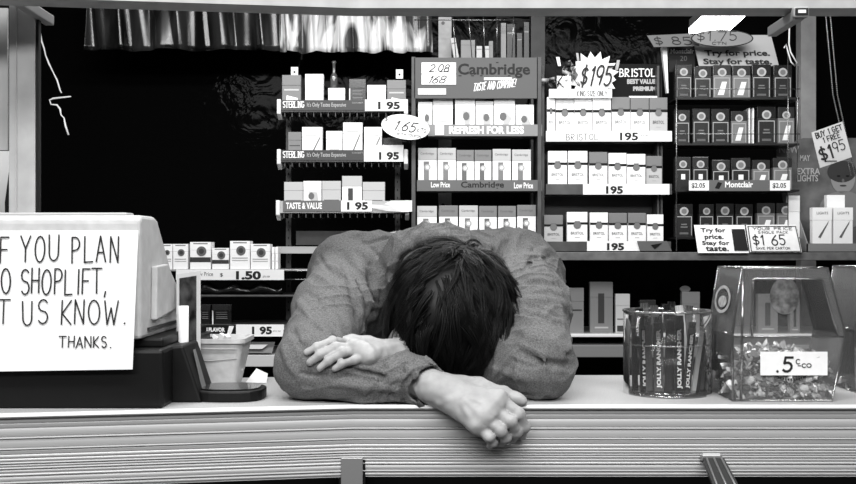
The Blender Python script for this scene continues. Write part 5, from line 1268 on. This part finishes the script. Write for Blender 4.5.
# his left hand, resting on the right sleeve
def on(px, py, r, fb=1.66):
    h_ = S.hit(px, py)
    d = (h_.y - CAMY) if h_ is not None and h_.y < .16 else fb
    return T(px, py, d - r)
hand(B, WL, [on(352,344,.012), on(354,348,.012), on(360,352,.010), on(369,357,.007)],
     [[on(333,341,.013), on(317,347,.009), on(307,352,.007)], [on(336,347,.013), on(320,355,.009), on(310,362,.0065)],
      [on(343,352,.013), on(328,361,.009), on(320,368,.0065)], [on(355,360,.010), on(342,364,.008), on(335,369,.006)]],
     [(T(385,350,1.68), .016), (T(368,344,1.69), .013), (T(352,341,1.69), .010), (T(340,342,1.69), .008)], [.0078, .0082, .0080, .0072], .0115)
B.cap(WL, on(364,351,.006), .018, .011, .02)
# knuckle creases, tendons
for k_, a in (((501,397,1.555),1), ((495,408,1.543),1), ((487,417,1.537),1), ((478,426,1.537),1)):
    q = B.hit(k_[0]-6, k_[1]-3); w_ = B.hit(455, 392)
    if q is not None and w_ is not None: B.bump([q.lerp(w_, .05), q.lerp(w_, .75)], .0013, .004)
for pts in (((497,404),(502,410)), ((490,414),(496,419)), ((482,423),(488,428)), ((508,403),(514,407))):
    h_ = [B.hit(*p) for p in pts]
    if all(x is not None for x in h_): B.bump(h_, -.0009, .0016)
B.noise(.0005, 260, 4)
up = B.mesh()
C2 = Field((-.25, .30, -.02), (.30, 1.15, 1.33), .006)
C2.cap(SR, SL, .06, .06, .02); C2.cap((-.06,.44,1.185), (.09,.44,1.185), .09, .09, .03)
C2.cap((-.055,.45,1.18), (-.045,.85,1.0), .10, .09, .04); C2.cap((.085,.45,1.18), (.075,.85,1.0), .10, .09, .04)
C2.cap((-.05,.92,.95), (.08,.92,.95), .10, .10, .04)
for s_ in (-1, 1):
    C2.chain([(.015+s_*.085,.92,.92), (.015+s_*.10,.84,.50), (.015+s_*.10,.93,.09)], [.082, .056, .040], .03); C2.cap((.015+s_*.10,.94,.05), (.015+s_*.11,.80,.035), .035, .028, .02)
low = C2.mesh()
sk = bpy.data.materials.new('skin'); sk.use_nodes = True; nt = sk.node_tree; b = nt.nodes['Principled BSDF']
b.inputs['Base Color'].default_value = (lin(.60),)*3 + (1,); b.inputs['Roughness'].default_value = .5; b.inputs['Subsurface Weight'].default_value = .15; b.inputs['Subsurface Radius'].default_value = (.006,.006,.006); b.inputs['Subsurface Scale'].default_value = 1
tc = nt.nodes.new('ShaderNodeTexCoord'); n1 = nt.nodes.new('ShaderNodeTexVoronoi'); n1.inputs['Scale'].default_value = 700; u = nt.nodes.new('ShaderNodeBump'); u.inputs['Strength'].default_value = .25; u.inputs['Distance'].default_value = .0006
nt.links.new(tc.outputs['Object'], n1.inputs['Vector']); nt.links.new(n1.outputs['Distance'], u.inputs['Height']); nt.links.new(u.outputs['Normal'], b.inputs['Normal'])
n2 = nt.nodes.new('ShaderNodeTexNoise'); n2.inputs['Scale'].default_value = 45; n2.inputs['Detail'].default_value = 4; r2 = nt.nodes.new('ShaderNodeValToRGB')
r2.color_ramp.elements[0].position = .3; r2.color_ramp.elements[1].position = .7
for e_, v_ in zip(r2.color_ramp.elements, (.57, .64)): e_.color = (lin(v_),)*3 + (1,)
nt.links.new(tc.outputs['Object'], n2.inputs['Vector']); nt.links.new(n2.outputs['Fac'], r2.inputs[0]); nt.links.new(r2.outputs[0], b.inputs['Base Color'])
person = np_mesh('person', [up, low], sk)
tag(person, 'person in a work shirt slumped asleep over the counter, head down on crossed arms', 'person')

ms = bpy.data.materials.new('shirt_twill'); ms.use_nodes = True; nt = ms.node_tree; b = nt.nodes['Principled BSDF']; b.inputs['Roughness'].default_value = .85; b.inputs['Specular IOR Level'].default_value = .15
tc = nt.nodes.new('ShaderNodeTexCoord'); n1 = nt.nodes.new('ShaderNodeTexNoise'); n1.inputs['Scale'].default_value = 420; n1.inputs['Detail'].default_value = 5
wv = nt.nodes.new('ShaderNodeTexWave'); wv.inputs['Scale'].default_value = 210; wv.inputs['Distortion'].default_value = 2; wv.bands_direction = 'DIAGONAL'
r = nt.nodes.new('ShaderNodeValToRGB'); r.color_ramp.elements[0].position = .3; r.color_ramp.elements[1].position = .7
for e, v in zip(r.color_ramp.elements, (.29, .45)): e.color = (lin(v),)*3 + (1,)
nt.links.new(tc.outputs['Object'], n1.inputs['Vector']); nt.links.new(tc.outputs['Object'], wv.inputs['Vector']); nt.links.new(n1.outputs['Fac'], r.inputs[0]); nt.links.new(r.outputs[0], b.inputs['Base Color'])
u = nt.nodes.new('ShaderNodeBump'); u.inputs['Strength'].default_value = .35; u.inputs['Distance'].default_value = .001; nt.links.new(n1.outputs['Fac'], u.inputs['Height']); nt.links.new(u.outputs['Normal'], b.inputs['Normal'])
shirt = np_mesh('shirt', [sh], ms, person); shirt['label'] = 'grey work shirt with long sleeves and folded collar'
# buttons on the cuff
mb = MB()
for (x, y) in ((403, 398),):
    p = S.hit(x, y)
    if p is not None: mb.lathe([(0,.0012),(.0045,.001),(.0055,0),(.0055,-.002)], (0,0,0), M_dgrey, 16); M = Matrix.Translation(p) @ Vector((.15,-1,.1)).to_track_quat('Z','Y').to_matrix().to_4x4(); mb.v = [tuple(M @ Vector(v)) for v in mb.v]
if mb.v: mb.build('cuff_button', person)
# ---- trousers and shoes ----
Tt = Field((-.25, .70, .02), (.30, 1.12, 1.06), .006)
Tt.cap((-.055,.93,.96), (.085,.93,.96), .122, .122, .04)
for s_ in (-1, 1): Tt.chain([(.015+s_*.085,.92,.92), (.015+s_*.10,.84,.50), (.015+s_*.10,.93,.09)], [.098, .074, .066], .03)
Tt.noise(.003, 40, 3)
tr_ = np_mesh('trousers', [Tt.mesh()], mat('dark_denim', .20, .85), person); tr_['label'] = 'dark trousers'
for s_ in (-1, 1):
    Sh = Field((-.25, .66, -.01), (.30, 1.05, .16), .005)
    Sh.cap((.015+s_*.10,.95,.05), (.015+s_*.115,.77,.042), .047, .038, .02); Sh.cap((.015+s_*.10,.94,.09), (.015+s_*.10,.93,.06), .05, .05, .02)
    sl, g = Sh.sub(Sh.lo, Sh.lo+np.array(Sh.n)*Sh.vx); Sh.mix(sl, (g[2] - .002 + 0*g[0] + 0*g[1]).astype(np.float32)*1.0, .004, 'c')
    np_mesh('shoe', [Sh.mesh()], M_blk, person)

# ---- hair ----
Hh = Field((-.11, 0, .97), (.20, .40, 1.32), .0024)
RX, RF, RU = .110, .134, .124
Hh.ell(H(-.001,.017,.0), (hx, hf, hu), (RX-.004, RF-.004, RU-.004), .01)
Hh.cap(H(0,-.07,-.06), H(0,-.06,-.10), .058, .05, .02)
Hh.ell(H(0,.135,-.105), (hx, hf, hu), (.075, .09, .11), .01, 'c')     # open at the face
sl, g = Hh.sub(Hh.lo, Hh.lo+np.array(Hh.n)*Hh.vx)
Hh.noise(.0015, 75, 12)
hp, hq = Hh.mesh()
rs = np.random.RandomState(5); w0 = -hf*.80 + hu*.60 + hx*.12; w0 /= np.linalg.norm(w0)
VV = [hp]; QQ = [hq]; off = len(hp)
cen = np.array(H(-.001,.017,.0)); AX = np.stack([hx, hf, hu]); RR = np.array((RX, RF, RU))
lump = [(rs.normal(size=3)*5, rs.uniform(0, 6.28)) for _ in range(5)]
def onsurf(n, h):
    return cen + (n*(RR + h)) @ AX
sv = []; sq = []; k_seg = 9
cam = np.array((0, CAMY, CAMZ))
w0l = np.array((w0@hx, w0@hf, w0@hu)); grav = np.array((0, hf@np.array((0,0,-1.)), hu@np.array((0,0,-1.))))
def flow(n, L, cl, kick):
    nn = n.copy(); out = [nn.copy()]; step = L/k_seg
    for j in range(k_seg):
        t_ = -(w0l - nn*(nn@w0l)); t_ = t_/max(np.linalg.norm(t_), .15)
        side = np.cross(nn, t_); t_ = t_ + side*(cl + .5*math.sin(j/k_seg*3+kick*9)) + grav*.8; t_ -= nn*(nn@t_); t_ /= max(np.linalg.norm(t_), 1e-6)
        nn = nn + t_*step/RR.mean(); nn /= np.linalg.norm(nn); out.append(nn.copy())
    return np.array(out)
nc_ = 0
while nc_ < 620:
    n = rs.normal(size=3); n /= np.linalg.norm(n)
    if n[1] > .50 and n[2] < -.05: continue
    if n[2] < -.80: continue
    nc_ += 1
    L = rs.uniform(.05, .11); kick = rs.normal()*.5; cl = sum(math.sin(float(l[0]@n)+l[1]) for l in lump)*.45 + rs.normal()*.25
    path = flow(n, L, cl, kick); lift = rs.uniform(.002, .011); tipup = rs.uniform(-.002, .009)
    if rs.rand() < .08: lift += .006; tipup += .010
    e1 = np.cross(path[0], (.3,.5,.8)); e1 /= np.linalg.norm(e1); e2 = np.cross(path[0], e1)
    nst = rs.randint(12, 22); fan = rs.uniform(.05, .12)
    for _ in range(nst):
        oa = rs.uniform(0, 6.28); orr = fan*math.sqrt(rs.rand()); o_ = e1*math.cos(oa)*orr + e2*math.sin(oa)*orr; wd = rs.uniform(.0004, .0010); dh = rs.uniform(-.002, .002); cut = rs.uniform(.75, 1.05); P = []
        for j in range(k_seg+1):
            tt = j/k_seg*cut; f_ = tt*k_seg; i_ = min(int(f_), k_seg-1); q = path[i_] + (path[i_+1]-path[i_])*(f_-i_) + o_*(1-.72*tt); q /= np.linalg.norm(q)
            P.append(onsurf(q, dh - .001 + lift*math.sin(min(tt*2.6, 1.57)) + tipup*max(0, tt-.45)*1.8))
        P = np.array(P)
        for j in range(k_seg+1):
            d = P[min(j+1, k_seg)] - P[max(j-1, 0)]; d /= np.linalg.norm(d)+1e-9; out = P[j]-cen; out /= np.linalg.norm(out); sd = np.cross(d, out); sd /= np.linalg.norm(sd)+1e-9
            r = wd*(1 - .85*(j/k_seg)**1.6)
            sv += [P[j] + sd*r, P[j] + out*r*.8, P[j] - sd*r]
        for j in range(k_seg):
            a = off + len(sv) - 3*(k_seg+1) + 3*j
            sq += [(a+0, a+1, a+4, a+3), (a+1, a+2, a+5, a+4), (a+2, a+0, a+3, a+5)]
VV.append(np.array(sv)); allq = np.concatenate([hq, np.array(sq)])
mh = bpy.data.materials.new('dark_hair'); mh.use_nodes = True; nt = mh.node_tree; b = nt.nodes['Principled BSDF']
b.inputs['Base Color'].default_value = (.002,)*3+(1,); b.inputs['Roughness'].default_value = .45; b.inputs['Specular IOR Level'].default_value = .28
hair = np_mesh('hair', [(np.concatenate(VV), allq)], mh, person); hair['label'] = 'thick dark tousled hair'
# ---------- camera, light ----------
cam = bpy.data.cameras.new('camera'); co = bpy.data.objects.new('camera', cam); COL.objects.link(co)
co.location = (0, CAMY, CAMZ); co.rotation_euler = (math.pi/2, 0, 0)
cam.sensor_width = 36; cam.lens = 36*F/856; cam.shift_y = -(242-HY)/856 * 1.0; cam.clip_start = .02
SC.camera = co
def area(name, loc, sx, sy, power, rot=(0,0,0)):
    l = bpy.data.lights.new(name, 'AREA'); l.shape = 'RECTANGLE'; l.size = sx; l.size_y = sy; l.energy = power
    o = bpy.data.objects.new(name, l); COL.objects.link(o); o.location = loc; o.rotation_euler = rot; return o
area('store_tube_light', (-.3, -.95, 2.75), 2.6, .30, 62, (math.radians(5),0,0))
area('store_tube_light', (0, -2.4, 2.6), 3.2, .40, 75, (math.radians(45),0,0))
area('kiosk_tube_light', (.1, .75, 2.30), 2.2, .20, 31, (math.radians(0),0,0))
w = bpy.data.worlds.new('world'); SC.world = w; w.use_nodes = True
w.node_tree.nodes['Background'].inputs[0].default_value = (1,1,1,1); w.node_tree.nodes['Background'].inputs[1].default_value = .08
SC.view_settings.view_transform = 'Standard'; SC.view_settings.look = 'None'; SC.view_settings.exposure = 0; SC.view_settings.gamma = 1
SC.view_settings.use_curve_mapping = False
